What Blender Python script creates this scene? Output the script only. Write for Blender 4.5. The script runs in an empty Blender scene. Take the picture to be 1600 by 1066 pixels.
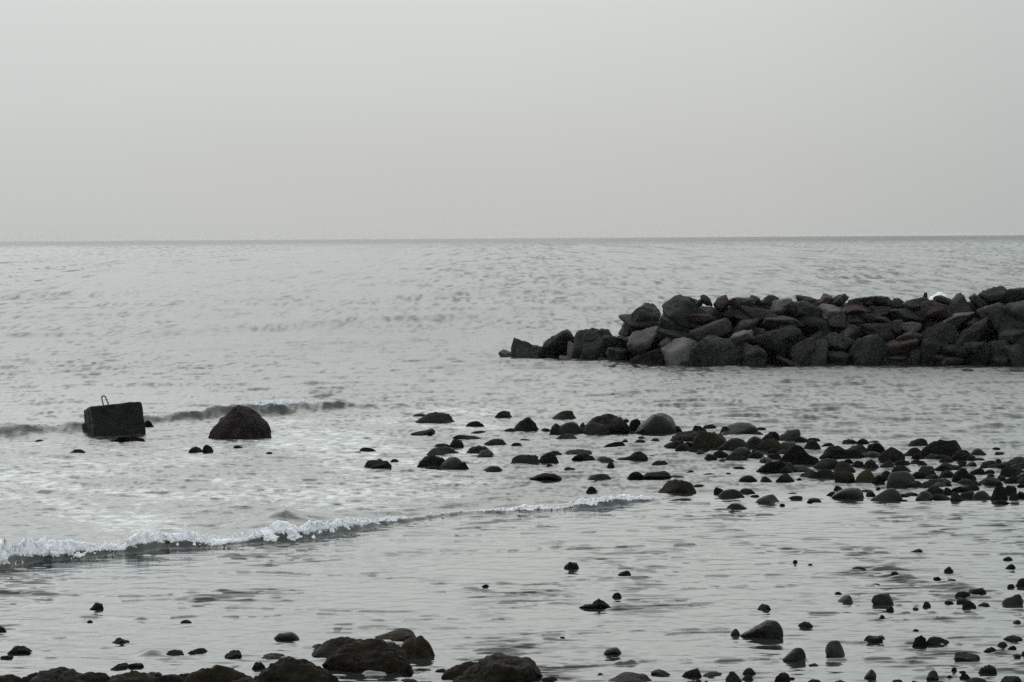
import bpy, bmesh, math, random
import numpy as np
from mathutils import Vector, Matrix

random.seed(7)
scene = bpy.context.scene
COL = scene.collection

# ------------------------------------------------------------------ camera
F = 4000.0                      # focal length in photo pixels (photo is 1600 wide)
H = 5.0                         # eye height above the water
PITCH = math.atan(162.0 / F)
ROLL = math.radians(0.36)
fwd = Vector((0, math.cos(PITCH), -math.sin(PITCH)))
up0 = Vector((0, math.sin(PITCH), math.cos(PITCH)))
rt0 = Vector((1, 0, 0))
rt = rt0 * math.cos(ROLL) - up0 * math.sin(ROLL)
up = rt0 * math.sin(ROLL) + up0 * math.cos(ROLL)
CAM = Vector((0, 0, H))

def ray(px, py):
    return fwd + rt * ((px - 800) / F) + up * ((533 - py) / F)

def at(px, py, z=0.0):
    d = ray(px, py)
    return CAM + d * ((z - H) / d.z)

def at_depth(px, py, y):
    d = ray(px, py)
    return CAM + d * (y / d.y)

cd = bpy.data.cameras.new('camera')
cd.sensor_width = 36.0
cd.lens = 36.0 * F / 1600.0
cd.clip_start = 0.5
cd.clip_end = 40000
cam = bpy.data.objects.new('camera', cd)
COL.objects.link(cam)
m = Matrix((rt, up, -fwd)).transposed().to_4x4()
m.translation = CAM
cam.matrix_world = m
scene.camera = cam

# ------------------------------------------------------------------ noise
def _mix(n):
    for c in (0x2c1b3c6d, 0x297a2d39):
        n = ((n ^ (n >> 15)) * c) & 0xffffffff
    n = n ^ (n >> 16)
    return (n & 0xffff) / 65535.0

def _h2(ix, iy, s):
    return _mix((ix.astype(np.int64) * 374761393 + iy.astype(np.int64) * 668265263 + s * 974634777) & 0xffffffff)

def vn2(x, y, s=0):
    ix = np.floor(x); iy = np.floor(y)
    fx = x - ix; fy = y - iy
    fx = fx * fx * fx * (fx * (fx * 6 - 15) + 10); fy = fy * fy * fy * (fy * (fy * 6 - 15) + 10)
    a = _h2(ix, iy, s); b = _h2(ix + 1, iy, s); c = _h2(ix, iy + 1, s); d = _h2(ix + 1, iy + 1, s)
    return (a + (b - a) * fx) * (1 - fy) + (c + (d - c) * fx) * fy

def rowns(x, y, s=0):
    # wavelet rows: 1-D noise along x, every row shifted on its own, blended in y
    n = np.floor(y); f = y - n; f = f * f * (3 - 2 * f)
    def one(k):
        xx = x + 977.0 * _h2(k, k * 0 + 5, s) + 31.7 * k
        i = np.floor(xx); g = xx - i; g = g * g * (3 - 2 * g)
        a = _h2(i, k, s + 1); return a + (_h2(i + 1, k, s + 1) - a) * g
    return one(n) * (1 - f) + one(n + 1) * f

def fbm2(x, y, s=0, o=3):
    t = 0; a = 0.5; n = 0
    for k in range(o):
        t = t + a * vn2(x * 2 ** k + 17.3 * k, y * 2 ** k + 9.1 * k, s + k); n += a; a *= 0.5
    return t / n

def _h3(ix, iy, iz, s):
    return _mix((ix.astype(np.int64) * 374761393 + iy.astype(np.int64) * 668265263 + iz.astype(np.int64) * 2246822519 + s * 974634777) & 0xffffffff)

def vn3(p, s=0):
    i = np.floor(p); f = p - i
    f = f * f * (3 - 2 * f)
    r = 0
    for dx in (0, 1):
        for dy in (0, 1):
            for dz in (0, 1):
                w = (f[:, 0] if dx else 1 - f[:, 0]) * (f[:, 1] if dy else 1 - f[:, 1]) * (f[:, 2] if dz else 1 - f[:, 2])
                r = r + w * _h3(i[:, 0] + dx, i[:, 1] + dy, i[:, 2] + dz, s)
    return r

def fbm3(p, s=0, o=3):
    t = 0; a = 0.5; n = 0
    for k in range(o):
        t = t + a * vn3(p * 2 ** k + 7.7 * k, s + k); n += a; a *= 0.5
    return t / n

def sstep(a, b, x):
    t = np.clip((x - a) / (b - a), 0, 1)
    return t * t * (3 - 2 * t)

# ------------------------------------------------------------------ materials
def newmat(name):
    mt = bpy.data.materials.new(name); mt.use_nodes = True
    nt = mt.node_tree; nt.nodes.clear()
    return mt, nt, nt.nodes, nt.links

def N(nodes, typ, **kw):
    n = nodes.new(typ)
    for k, v in kw.items():
        setattr(n, k, v)
    return n

def rock_material(name, c1, c2, c3, rough=(0.42, 0.75), bump=0.5, scale=1.0, spec=0.4, grain=1.0):
    mt, nt, nodes, L = newmat(name)
    out = N(nodes, 'ShaderNodeOutputMaterial')
    b = N(nodes, 'ShaderNodeBsdfPrincipled')
    L.new(b.outputs[0], out.inputs[0])
    tc = N(nodes, 'ShaderNodeTexCoord')
    oi = N(nodes, 'ShaderNodeObjectInfo')
    add = N(nodes, 'ShaderNodeVectorMath', operation='ADD')
    mul = N(nodes, 'ShaderNodeVectorMath', operation='SCALE')
    comb = N(nodes, 'ShaderNodeCombineXYZ')
    L.new(oi.outputs['Random'], comb.inputs[0]); L.new(oi.outputs['Random'], comb.inputs[2])
    L.new(comb.outputs[0], mul.inputs[0]); mul.inputs['Scale'].default_value = 60.0
    L.new(tc.outputs['Object'], add.inputs[0]); L.new(mul.outputs[0], add.inputs[1])
    n1 = N(nodes, 'ShaderNodeTexNoise'); n1.inputs['Scale'].default_value = 1.6 * scale; n1.inputs['Detail'].default_value = 5
    n2 = N(nodes, 'ShaderNodeTexNoise'); n2.inputs['Scale'].default_value = 9 * scale; n2.inputs['Detail'].default_value = 6; n2.inputs['Roughness'].default_value = 0.65
    n3 = N(nodes, 'ShaderNodeTexNoise'); n3.inputs['Scale'].default_value = 42 * scale * grain; n3.inputs['Detail'].default_value = 5
    for n in (n1, n2, n3): L.new(add.outputs[0], n.inputs['Vector'])
    r1 = N(nodes, 'ShaderNodeValToRGB')
    r1.color_ramp.elements[0].position = 0.36; r1.color_ramp.elements[0].color = (*c1, 1)
    r1.color_ramp.elements[1].position = 0.66; r1.color_ramp.elements[1].color = (*c2, 1)
    L.new(n1.outputs[0], r1.inputs[0])
    r2 = N(nodes, 'ShaderNodeValToRGB')
    r2.color_ramp.elements[0].position = 0.52; r2.color_ramp.elements[0].color = (0, 0, 0, 1)
    r2.color_ramp.elements[1].position = 0.72; r2.color_ramp.elements[1].color = (0.8, 0.8, 0.8, 1)
    L.new(n2.outputs[0], r2.inputs[0])
    mx = N(nodes, 'ShaderNodeMix', data_type='RGBA')
    L.new(r2.outputs[0], mx.inputs['Factor']); L.new(r1.outputs[0], mx.inputs['A']); mx.inputs['B'].default_value = (*c3, 1)
    # every stone its own shade
    mr = N(nodes, 'ShaderNodeMapRange'); L.new(oi.outputs['Random'], mr.inputs[0])
    mr.inputs[3].default_value = 0.62; mr.inputs[4].default_value = 1.45
    hs = N(nodes, 'ShaderNodeHueSaturation'); L.new(mx.outputs['Result'], hs.inputs['Color']); L.new(mr.outputs[0], hs.inputs['Value'])
    L.new(hs.outputs[0], b.inputs['Base Color'])
    mr2 = N(nodes, 'ShaderNodeMapRange'); L.new(n2.outputs[0], mr2.inputs[0])
    mr2.inputs[1].default_value = 0.3; mr2.inputs[2].default_value = 0.7
    mr2.inputs[3].default_value = rough[0]; mr2.inputs[4].default_value = rough[1]
    L.new(mr2.outputs[0], b.inputs['Roughness'])
    b.inputs['Specular IOR Level'].default_value = spec
    ad = N(nodes, 'ShaderNodeMath', operation='MULTIPLY_ADD')
    L.new(n3.outputs[0], ad.inputs[0]); ad.inputs[1].default_value = 0.35; L.new(n2.outputs[0], ad.inputs[2])
    bp = N(nodes, 'ShaderNodeBump'); bp.inputs['Strength'].default_value = bump; bp.inputs['Distance'].default_value = 0.06 / scale
    L.new(ad.outputs[0], bp.inputs['Height']); L.new(bp.outputs[0], b.inputs['Normal'])
    return mt

MAT = {
    'dark':  rock_material('wet dark basalt', (0.004, 0.0045, 0.0045), (0.010, 0.010, 0.0098), (0.026, 0.024, 0.023), rough=(.5, .85), spec=0.05, bump=1.0),
    'smooth': rock_material('smooth wet basalt', (0.0045, 0.0045, 0.0045), (0.010, 0.010, 0.010), (0.018, 0.017, 0.016), rough=(0.3, 0.6), bump=0.6, spec=0.11),
    'red':   rock_material('reddish lava rock', (0.005, 0.0042, 0.0042), (0.013, 0.0098, 0.0095), (0.046, 0.039, 0.038), rough=(.5, .85), spec=0.05, bump=1.0),
    'olive': rock_material('algae stained basalt', (0.008, 0.008, 0.005), (0.019, 0.0175, 0.0105), (0.016, 0.015, 0.013), rough=(.5, .85), spec=0.05, bump=1.0),
    'grey':  rock_material('grey basalt', (0.011, 0.0115, 0.011), (0.025, 0.025, 0.0245), (0.048, 0.046, 0.044), rough=(.45, .8), spec=0.07, bump=1.0),
    'pale':  rock_material('pale weathered basalt', (0.030, 0.029, 0.028), (0.066, 0.064, 0.060), (0.10, 0.096, 0.09), spec=0.2, bump=.6),
    'green': rock_material('greenish dark basalt', (0.006, 0.008, 0.0075), (0.014, 0.018, 0.0165), (0.028, 0.031, 0.028), rough=(.5, .85), spec=0.05, bump=1.0),
    'weed':  rock_material('weed covered rock', (0.006, 0.005, 0.0035), (0.016, 0.0135, 0.008), (0.022, 0.014, 0.010), rough=(0.45, 0.85), bump=1.0, scale=2.2, spec=0.06),
    'armour': rock_material('dark armour basalt', (0.006, 0.007, 0.007), (0.022, 0.023, 0.0225), (0.062, 0.058, 0.055), rough=(.4, .75), spec=0.08, bump=1.0),
    'armourred': rock_material('reddish armour basalt', (0.012, 0.009, 0.009), (0.040, 0.030, 0.029), (0.08, 0.066, 0.063), spec=0.08, bump=1.0),
    'armourgreen': rock_material('greenish armour basalt', (0.006, 0.008, 0.0075), (0.022, 0.027, 0.025), (0.056, 0.06, 0.056), spec=0.08, bump=1.0),
    'armourgrey': rock_material('grey armour basalt', (0.04, 0.041, 0.04), (0.085, 0.084, 0.082), (0.125, 0.12, 0.115), spec=0.08, bump=1.0),
    'concrete': rock_material('wet dark concrete', (0.008, 0.0085, 0.0085), (0.012, 0.012, 0.012), (0.018, 0.016, 0.014), rough=(0.5, 0.8), bump=0.5, scale=1.5, spec=0.12),
}
mt, nt, nodes, L = newmat('rusty iron')
o_ = N(nodes, 'ShaderNodeOutputMaterial'); b_ = N(nodes, 'ShaderNodeBsdfPrincipled'); L.new(b_.outputs[0], o_.inputs[0])
nn = N(nodes, 'ShaderNodeTexNoise'); nn.inputs['Scale'].default_value = 30
rr = N(nodes, 'ShaderNodeValToRGB'); rr.color_ramp.elements[0].color = (0.02, 0.016, 0.014, 1); rr.color_ramp.elements[1].color = (0.06, 0.035, 0.025, 1)
L.new(nn.outputs[0], rr.inputs[0]); L.new(rr.outputs[0], b_.inputs['Base Color']); b_.inputs['Roughness'].default_value = 0.8
MAT['iron'] = mt

# foam
mt, nt, nodes, L = newmat('white foam')
o_ = N(nodes, 'ShaderNodeOutputMaterial'); b_ = N(nodes, 'ShaderNodeBsdfPrincipled'); L.new(b_.outputs[0], o_.inputs[0])
tc = N(nodes, 'ShaderNodeTexCoord')
nn = N(nodes, 'ShaderNodeTexNoise'); nn.inputs['Scale'].default_value = 14; nn.inputs['Detail'].default_value = 6
L.new(tc.outputs['Object'], nn.inputs['Vector'])
rr = N(nodes, 'ShaderNodeValToRGB')
rr.color_ramp.elements[0].position = 0.3; rr.color_ramp.elements[0].color = (0.55, 0.58, 0.62, 1)
rr.color_ramp.elements[1].position = 0.58; rr.color_ramp.elements[1].color = (0.78, 0.805, 0.85, 1)
L.new(nn.outputs[0], rr.inputs[0]); L.new(rr.outputs[0], b_.inputs['Base Color'])
b_.inputs['Roughness'].default_value = 0.7
b_.inputs['Subsurface Weight'].default_value = 0.6; b_.inputs['Subsurface Radius'].default_value = (1, 1, 1); b_.inputs['Subsurface Scale'].default_value = 0.035
nb = N(nodes, 'ShaderNodeTexNoise'); nb.inputs['Scale'].default_value = 45; nb.inputs['Detail'].default_value = 4
L.new(tc.outputs['Object'], nb.inputs['Vector'])
bp = N(nodes, 'ShaderNodeBump'); bp.inputs['Strength'].default_value = 0.7; bp.inputs['Distance'].default_value = 0.03
L.new(nb.outputs[0], bp.inputs['Height']); L.new(bp.outputs[0], b_.inputs['Normal'])
MAT['foam'] = mt

# water
mt, nt, nodes, L = newmat('sea water')
o_ = N(nodes, 'ShaderNodeOutputMaterial')
b_ = N(nodes, 'ShaderNodeBsdfPrincipled')
b_.inputs['Base Color'].default_value = (0.018, 0.023, 0.021, 1)
atr = N(nodes, 'ShaderNodeAttribute', attribute_name='rough'); L.new(atr.outputs['Fac'], b_.inputs['Roughness'])
b_.inputs['IOR'].default_value = 1.5
fo = N(nodes, 'ShaderNodeBsdfPrincipled')
fo.inputs['Base Color'].default_value = (0.74, 0.77, 0.80, 1); fo.inputs['Roughness'].default_value = 0.6
at_ = N(nodes, 'ShaderNodeAttribute', attribute_name='foam')
tc = N(nodes, 'ShaderNodeTexCoord')
mp = N(nodes, 'ShaderNodeMapping'); mp.inputs['Scale'].default_value = (1.0, 1.1, 1.0)
L.new(tc.outputs['Object'], mp.inputs['Vector'])
n1 = N(nodes, 'ShaderNodeTexNoise'); n1.inputs['Scale'].default_value = 3.2; n1.inputs['Detail'].default_value = 7; n1.inputs['Roughness'].default_value = 0.68
L.new(mp.outputs[0], n1.inputs['Vector'])
# foam coverage = smoothstep(1-attr .. , noise)
sub = N(nodes, 'ShaderNodeMath', operation='ADD'); L.new(n1.outputs[0], sub.inputs[0]); L.new(at_.outputs['Fac'], sub.inputs[1])
cv = N(nodes, 'ShaderNodeMapRange', interpolation_type='SMOOTHSTEP'); L.new(sub.outputs[0], cv.inputs[0])
cv.inputs[1].default_value = 0.86; cv.inputs[2].default_value = 1.12; cv.inputs[3].default_value = 0.0; cv.inputs[4].default_value = 1.0
cvm = N(nodes, 'ShaderNodeMath', operation='MULTIPLY'); L.new(cv.outputs[0], cvm.inputs[0]); cvm.inputs[1].default_value = 0.7
mxs = N(nodes, 'ShaderNodeMixShader')
L.new(cvm.outputs[0], mxs.inputs[0]); L.new(b_.outputs[0], mxs.inputs[1]); L.new(fo.outputs[0], mxs.inputs[2])
L.new(mxs.outputs[0], o_.inputs[0])
# fine wind ripple
mp2 = N(nodes, 'ShaderNodeMapping'); mp2.inputs['Scale'].default_value = (1.0, 1.6, 1.0)
L.new(tc.outputs['Object'], mp2.inputs['Vector'])
n2 = N(nodes, 'ShaderNodeTexNoise'); n2.inputs['Scale'].default_value = 2.4; n2.inputs['Detail'].default_value = 5; n2.inputs['Roughness'].default_value = 0.6
L.new(mp2.outputs[0], n2.inputs['Vector'])
at2 = N(nodes, 'ShaderNodeAttribute', attribute_name='chop')
bp = N(nodes, 'ShaderNodeBump'); bp.inputs['Distance'].default_value = 1.0; bp.inputs['Strength'].default_value = 1.0
at3 = N(nodes, 'ShaderNodeAttribute', attribute_name='ripple')
hm = N(nodes, 'ShaderNodeMath', operation='MULTIPLY_ADD')
L.new(at2.outputs['Fac'], hm.inputs[0]); L.new(n2.outputs[0], hm.inputs[1]); hm.inputs[2].default_value = 0.0
L.new(hm.outputs[0], bp.inputs['Height'])
sl_ = N(nodes, 'ShaderNodeCombineXYZ'); ng = N(nodes, 'ShaderNodeMath', operation='MULTIPLY'); ng.inputs[1].default_value = -1.0
L.new(at3.outputs['Fac'], ng.inputs[0]); L.new(ng.outputs[0], sl_.inputs[1])
va = N(nodes, 'ShaderNodeVectorMath', operation='ADD'); L.new(bp.outputs[0], va.inputs[0]); L.new(sl_.outputs[0], va.inputs[1])
vn_ = N(nodes, 'ShaderNodeVectorMath', operation='NORMALIZE'); L.new(va.outputs[0], vn_.inputs[0]); L.new(vn_.outputs[0], b_.inputs['Normal'])
MAT['water'] = mt

mt, nt, nodes, L = newmat('shingle bed')
o_ = N(nodes, 'ShaderNodeOutputMaterial'); b_ = N(nodes, 'ShaderNodeBsdfPrincipled'); L.new(b_.outputs[0], o_.inputs[0])
tc = N(nodes, 'ShaderNodeTexCoord')
nn = N(nodes, 'ShaderNodeTexVoronoi'); nn.inputs['Scale'].default_value = 9
L.new(tc.outputs['Object'], nn.inputs['Vector'])
rr = N(nodes, 'ShaderNodeValToRGB'); rr.color_ramp.elements[0].color = (0.05, 0.047, 0.042, 1); rr.color_ramp.elements[1].color = (0.02, 0.019, 0.017, 1)
L.new(nn.outputs['Distance'], rr.inputs[0]); L.new(rr.outputs[0], b_.inputs['Base Color']); b_.inputs['Roughness'].default_value = 0.5
bp = N(nodes, 'ShaderNodeBump'); bp.inputs['Strength'].default_value = 0.8; bp.invert = True
L.new(nn.outputs['Distance'], bp.inputs['Height']); L.new(bp.outputs[0], b_.inputs['Normal'])
MAT['shingle'] = mt

# ------------------------------------------------------------------ mesh helpers
def mesh_obj(name, verts, faces, mat, loc=(0, 0, 0), smooth=True, parent=None):
    me = bpy.data.meshes.new(name)
    verts = np.asarray(verts, np.float32); faces = np.asarray(faces, np.int32)
    k = faces.shape[1]
    me.vertices.add(len(verts)); me.vertices.foreach_set('co', verts.ravel())
    me.loops.add(faces.size); me.loops.foreach_set('vertex_index', faces.ravel())
    me.polygons.add(len(faces))
    me.polygons.foreach_set('loop_start', np.arange(0, faces.size, k, dtype=np.int32))
    me.polygons.foreach_set('use_smooth', np.full(len(faces), smooth, dtype=bool))
    me.update(calc_edges=True)
    me.materials.append(mat)
    o = bpy.data.objects.new(name, me); o.location = loc
    COL.objects.link(o)
    if parent: o.parent = parent
    return o

def tag(o, label=None, cat=None, group=None, kind=None):
    if label: o['label'] = label
    if cat: o['category'] = cat
    if group: o['group'] = group
    if kind: o['kind'] = kind
    return o

ICO = {}
def ico(n):
    if n not in ICO:
        bm = bmesh.new(); bmesh.ops.create_icosphere(bm, subdivisions=n, radius=1)
        bm.verts.ensure_lookup_table()
        v = np.array([x.co[:] for x in bm.verts]); v /= np.linalg.norm(v, axis=1)[:, None]
        f = np.array([[x.index for x in p.verts] for p in bm.faces])
        bm.free(); ICO[n] = (v, f)
    return ICO[n]

def rnd_rot(rng):
    q = rng.normal(size=4); q /= np.linalg.norm(q); w, x, y, z = q
    return np.array([[1 - 2 * (y * y + z * z), 2 * (x * y - z * w), 2 * (x * z + y * w)],
                     [2 * (x * y + z * w), 1 - 2 * (x * x + z * z), 2 * (y * z - x * w)],
                     [2 * (x * z - y * w), 2 * (y * z + x * w), 1 - 2 * (x * x + y * y)]])

def rock(seed, sub, W, D, HH, nplanes=10, soft=14, amp=0.10, freq=1.7, lean=0.0, prof=None, fine=0.02, grain_f=9.0, hr=(0.55, 0.95)):
    """star-shaped stone inside a W x D x HH box centred on the origin; prof = top outline [(u -.5...5, v 0..1)]"""
    rng = np.random.default_rng(seed)
    d, f = ico(sub)
    n = rng.normal(size=(nplanes, 3)); n /= np.linalg.norm(n, axis=1)[:, None]
    h = rng.uniform(hr[0], hr[1], nplanes)
    s = np.maximum(d @ n.T / h, 0.0)
    r = ((s ** soft).sum(1) + (0.92 if hr[1] > .8 else 0.7) ** soft) ** (-1.0 / soft)
    p = d * r[:, None]
    off = rng.uniform(-50, 50, 3)
    p = p * (1 + amp * 2 * (fbm3(p * freq + off, seed % 97, 3) - 0.5))[:, None]
    p = p * np.array([1.0, rng.uniform(.7, .95), rng.uniform(.5, .8)])
    p = p @ rnd_rot(rng).T
    mn, mx = p.min(0), p.max(0)
    p = (p - (mn + mx) / 2) / ((mx - mn) / 2)          # +-1 box
    if lean:
        p[:, 0] += lean * 0.7 * np.maximum(p[:, 2], -0.3)
        mn, mx = p[:, 0].min(), p[:, 0].max(); p[:, 0] = (p[:, 0] - (mn + mx) / 2) / ((mx - mn) / 2)
    if prof is not None:
        u = p[:, 0] * 0.5
        bins = np.linspace(-0.5, 0.5, 26)
        idx = np.clip(np.digitize(u, bins) - 1, 0, 24)
        top = np.full(25, 0.05)
        np.maximum.at(top, idx, p[:, 2])
        tp = np.pad(top, 1, mode='edge'); top = np.maximum(top, np.maximum(tp[:-2], tp[2:]) * .93)
        top = np.convolve(np.pad(top, 1, mode='edge'), [0.25, 0.5, 0.25], 'valid')
        cur = np.interp(u, (bins[:-1] + bins[1:]) / 2, top)
        want = np.interp(u, [a for a, _ in prof], [b for _, b in prof])
        k = np.clip(want / np.maximum(cur, 0.12), 0.0, 1.7)
        up_ = p[:, 2] > 0
        p[up_, 2] *= k[up_]
    q = p * np.array([W / 2, D / 2, HH / 2])
    sc = min(W, D, HH)
    ln = np.linalg.norm(p, axis=1)[:, None] + 1e-6
    q = q + p / ln * (sc * fine * 2 * (fbm3(p * grain_f + off, seed % 89 + 5, 3) - 0.5))[:, None]
    return q, f

# ------------------------------------------------------------------ water paths (photo trace -> metres)
def path(pts):
    w = [at(x, y) for x, y, *_ in pts]
    xs = np.array([p.x for p in w]); ys = np.array([p.y for p in w])
    return xs, ys, np.array(pts, float)

# front breaker: x, y of the dark foot, crest height scale, foam scale
BR1 = [(-420, 930, 1.1, 1.0), (-200, 912, 1.1, 1.0), (-60, 896, 1.15, 1.1), (0, 890, 1.1, 1.1), (40, 882, 1.0, 1.05), (80, 879, .9, .95), (140, 874, .85, .85), (200, 868, .9, .85), (260, 860, .85, .7), (330, 858, .95, .95),
       (390, 851, .85, .8), (440, 849, .95, .85), (475, 846, .9, .8), (520, 838, .8, .85), (560, 830, .7, .7), (600, 823, .45, .4), (640, 816, .36, .22), (690, 809, .32, .16),
       (740, 806, .34, .18), (800, 804, .4, .34), (850, 802, .5, .5), (900, 798, .55, .55), (950, 793, .55, .55), (985, 788, .45, .4), (1015, 784, .35, .2), (1060, 780, .25, 0.0), (1110, 778, .1, 0.0), (1180, 776, 0, 0)]
BR2 = [(-420, 690, .6, 0), (-100, 686, .7, .05), (0, 684, .75, .1), (60, 682, .6, .4), (130, 678, .6, .2), (185, 670, .5, .15), (230, 664, .6, .5), (275, 661, .65, .5), (300, 659, .75, .3), (345, 654, .95, .05),
       (385, 652, .9, .3), (410, 650, .85, .8), (440, 648, .8, .85), (465, 646, .8, .5), (500, 644, .6, .15), (540, 641, .4, .05), (590, 638, .2, 0), (650, 636, .2, 0), (720, 634, 0, 0)]
P1 = path(BR1); P2 = path(BR2)

# ------------------------------------------------------------------ stones
# x centre, base y, width, height (photo px), lean, material, [label, short reference, outline]
ST = []
def S(x, y, w, h, lean=0.0, mat='dark', label=None, ref=None, prof=None, depth=1.0, sub=None, soft=None, np_=None, shape=None):
    ST.append(dict(x=x, y=y, w=w, h=h, lean=lean, mat=mat, label=label, ref=ref, prof=prof, depth=depth, sub=sub, soft=soft, np=np_, shape=shape))

# --- left: rocks around the block
S(374, 686, 98, 51, 0, 'red', 'large craggy reddish-brown boulder standing alone in the surf beside the concrete block', 'the lone reddish boulder',
  [(-.5, .04), (-.43, .24), (-.36, .40), (-.27, .55), (-.2, .75), (-.1, .95), (-.02, 1), (.1, .93), (.26, .80), (.36, .62), (.44, .45), (.49, .28), (.5, .1)], shape=[(372, 634.5, .35), (366, 639, .1), (380, 637, .5), (402, 646, .35), (396, 651, -.05), (384, 656, -.28), (374, 645, -.1), (352, 653, .1), (357, 662, -.35), (339, 666, 0), (331, 673, -.1), (323, 685, .0), (338, 690, -.5), (358, 692, -.62), (390, 666, -.45), (398, 692, -.6), (416, 658, .2), (422, 670, .15), (424, 688, .0), (412, 672, -.42), (416, 692, -.4), (330, 690, .8), (372, 690, 1.2), (415, 690, .9), (345, 655, .7), (405, 655, .8)])
S(201, 691, 57, 11, .3, 'red', 'low flat reddish slab awash right in front of the concrete block', 'the slab before the block', np_=12, soft=20)
S(232, 667, 16, 10, -.5, 'dark', 'small dark pointed rock showing behind the right end of the concrete block')
S(120, 708, 24, 6, 0, 'dark', 'small low dark rock alone in the wash, in front of the concrete block')
S(307, 707, 22, 9, -.3, 'dark', 'low dark half of the rock pair in front of the lone reddish boulder')
S(325, 707, 15, 12, .2, 'red', 'taller brownish half of the rock pair in front of the lone reddish boulder')
S(372, 701, 17, 5); S(421, 709, 10, 3); S(61, 690, 12, 3)
# --- scattered rocks, middle
S(679, 661.5, 56, 17, .2, 'dark', 'broad dark domed rock farthest out at the left end of the scattered rocks', 'the outermost domed rock', [(-.5, .05), (-.38, .45), (-.25, .7), (-.12, .95), (.05, 1), (.22, .9), (.36, .8), (.45, .55), (.5, .1)])
S(657, 651.5, 26, 5); S(661.5, 680, 38, 10, .6, 'red', 'low brownish rock rising to a knob, just nearer than the outermost domed rock', None, [(-.5, .05), (-.35, .35), (-.1, .55), (.12, .75), (.3, 1), (.42, .9), (.5, .2)])
S(742.5, 667, 27, 9); S(785, 653, 28, 11, 0, 'dark'); S(747, 678, 25, 5, .3)
S(823, 675, 39, 23, .3, 'dark', 'dark steep pyramid-shaped rock standing up among the scattered rocks', 'the pyramid rock', [(-.5, .05), (-.42, .45), (-.25, .68), (-.02, .92), (.12, 1), (.25, .7), (.38, .4), (.5, .08)], np_=9, soft=26)
S(795, 676, 26, 7, .3); S(851.6, 675, 17, 6)
S(882, 655.5, 34, 13, .2, 'olive', 'flat-topped dark rock standing farthest out beyond the row of boulders', 'the flat-topped outer rock', [(-.5, .1), (-.3, .6), (-.12, .95), (.25, 1), (.4, .8), (.5, .2)])
S(870, 679, 26, 17, 0, 'dark'); S(889, 679, 43, 20, .1, 'smooth', 'rounded grey-black boulder leaning against its twin at the row of boulders', 'the twin round boulders'); S(885, 688, 34, 10, .4)
S(946, 677, 70, 30, .1, 'dark', 'wide flat-topped dark boulder with a sloping front lobe, beside the egg-shaped boulder', 'the wide flat-topped boulder',
  [(-.5, .05), (-.4, .35), (-.3, .65), (-.22, .92), (-.05, 1), (.12, .94), (.32, .92), (.38, .6), (.46, .3), (.5, .1)], sub=4, np_=9, soft=24)
S(931, 679, 38, 20, -.1, 'grey', 'greyer low lobe-shaped boulder against the front of the wide flat-topped boulder')
S(912, 671, 14, 11); S(978, 659, 11, 4)
S(992, 674, 21, 20, .1, 'dark', 'upright rounded stone wedged between the flat-topped and the egg-shaped boulders')
S(1026, 678, 61, 32, .1, 'smooth', 'big smooth egg-shaped dark boulder standing highest in the row', 'the egg-shaped boulder',
  [(-.5, .03), (-.42, .28), (-.3, .55), (-.18, .78), (-.05, .95), (.07, 1), (.22, .95), (.36, .82), (.43, .62), (.48, .35), (.5, .1)], sub=4, np_=5, soft=8)
S(1059, 676, 12, 11); S(1091.6, 676, 22, 11, -.3); S(1107.5, 671, 19, 8, .3)
S(1155, 680, 50, 19, .1, 'smooth', 'long low domed dark boulder on the seaward edge of the rock spit', 'the long domed boulder', [(-.5, .1), (-.38, .5), (-.2, .82), (.05, 1), (.25, .93), (.4, .75), (.47, .5), (.5, .1)])
S(1132, 679, 14, 13); S(1187, 673, 18, 5); S(1184, 680.5, 19, 6)
S(1074, 690, 49, 16, .2); S(1055, 699, 27, 10)
S(1109, 702, 52, 29, .2, 'olive', 'large brown-stained boulder at the start of the dense rock spit', 'the brown-stained boulder', sub=4)
S(1095, 707.5, 34, 17, .3, 'dark'); S(1123.6, 702, 25, 16, 0, 'olive'); S(1147, 705.5, 39, 21, .3, 'grey'); S(1182, 702, 32, 20, -.1); S(1204, 706, 38, 21, 0, 'olive'); S(1206, 688, 24, 14)
S(1234, 690.5, 26, 20, .5, 'grey', 'tall grey rounded stone poking above the back edge of the rock spit', 'the tall grey stone')
S(1157, 714, 28, 15, 0, 'grey'); S(1151, 720, 29, 12, .3); S(1125, 712, 18, 7)
S(1212, 740, 52, 21, .1, 'dark', 'broad dark boulder at the open near edge of the rock spit', 'the broad edge boulder', [(-.5, .05), (-.35, .45), (-.2, .8), (-.05, 1), (.15, .93), (.35, .8), (.5, .3)])
S(1246, 727, 59, 33, -.05, 'dark', 'big dark wedge-backed boulder, the tallest in the left part of the rock spit', 'the wedge-backed boulder',
  [(-.5, .1), (-.35, .5), (-.2, .8), (-.05, 1), (.1, .9), (.25, .66), (.38, .42), (.5, .05)], sub=4, np_=8, soft=20)
S(961.6, 700, 34, 10, .1); S(976.4, 692.5, 12, 6); S(1000, 694, 20, 7); S(1022.7, 691, 15, 6); S(1002, 686, 14, 4)
S(905, 711, 46, 8, .2); S(911.5, 719.5, 35, 12); S(946, 723.5, 31, 10, 0, 'grey'); S(954, 730, 12, 8)
S(988, 720, 46, 15, .5, 'dark', 'dark rock with a round hump and long low tail, before the egg-shaped boulder', 'the humped long-tailed rock', [(-.5, .1), (-.3, .3), (-.1, .5), (.02, .85), (.2, 1), (.36, .8), (.46, .45), (.5, .1)])
S(1031.5, 730, 30, 10, -.1); S(1019, 714.5, 11, 3); S(994.7, 749, 26, 12); S(1026, 748, 45, 11, .2); S(1057, 747, 25, 4)
S(937, 751, 35, 11, 0, 'grey'); S(924, 769, 19, 9, .2)
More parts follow.
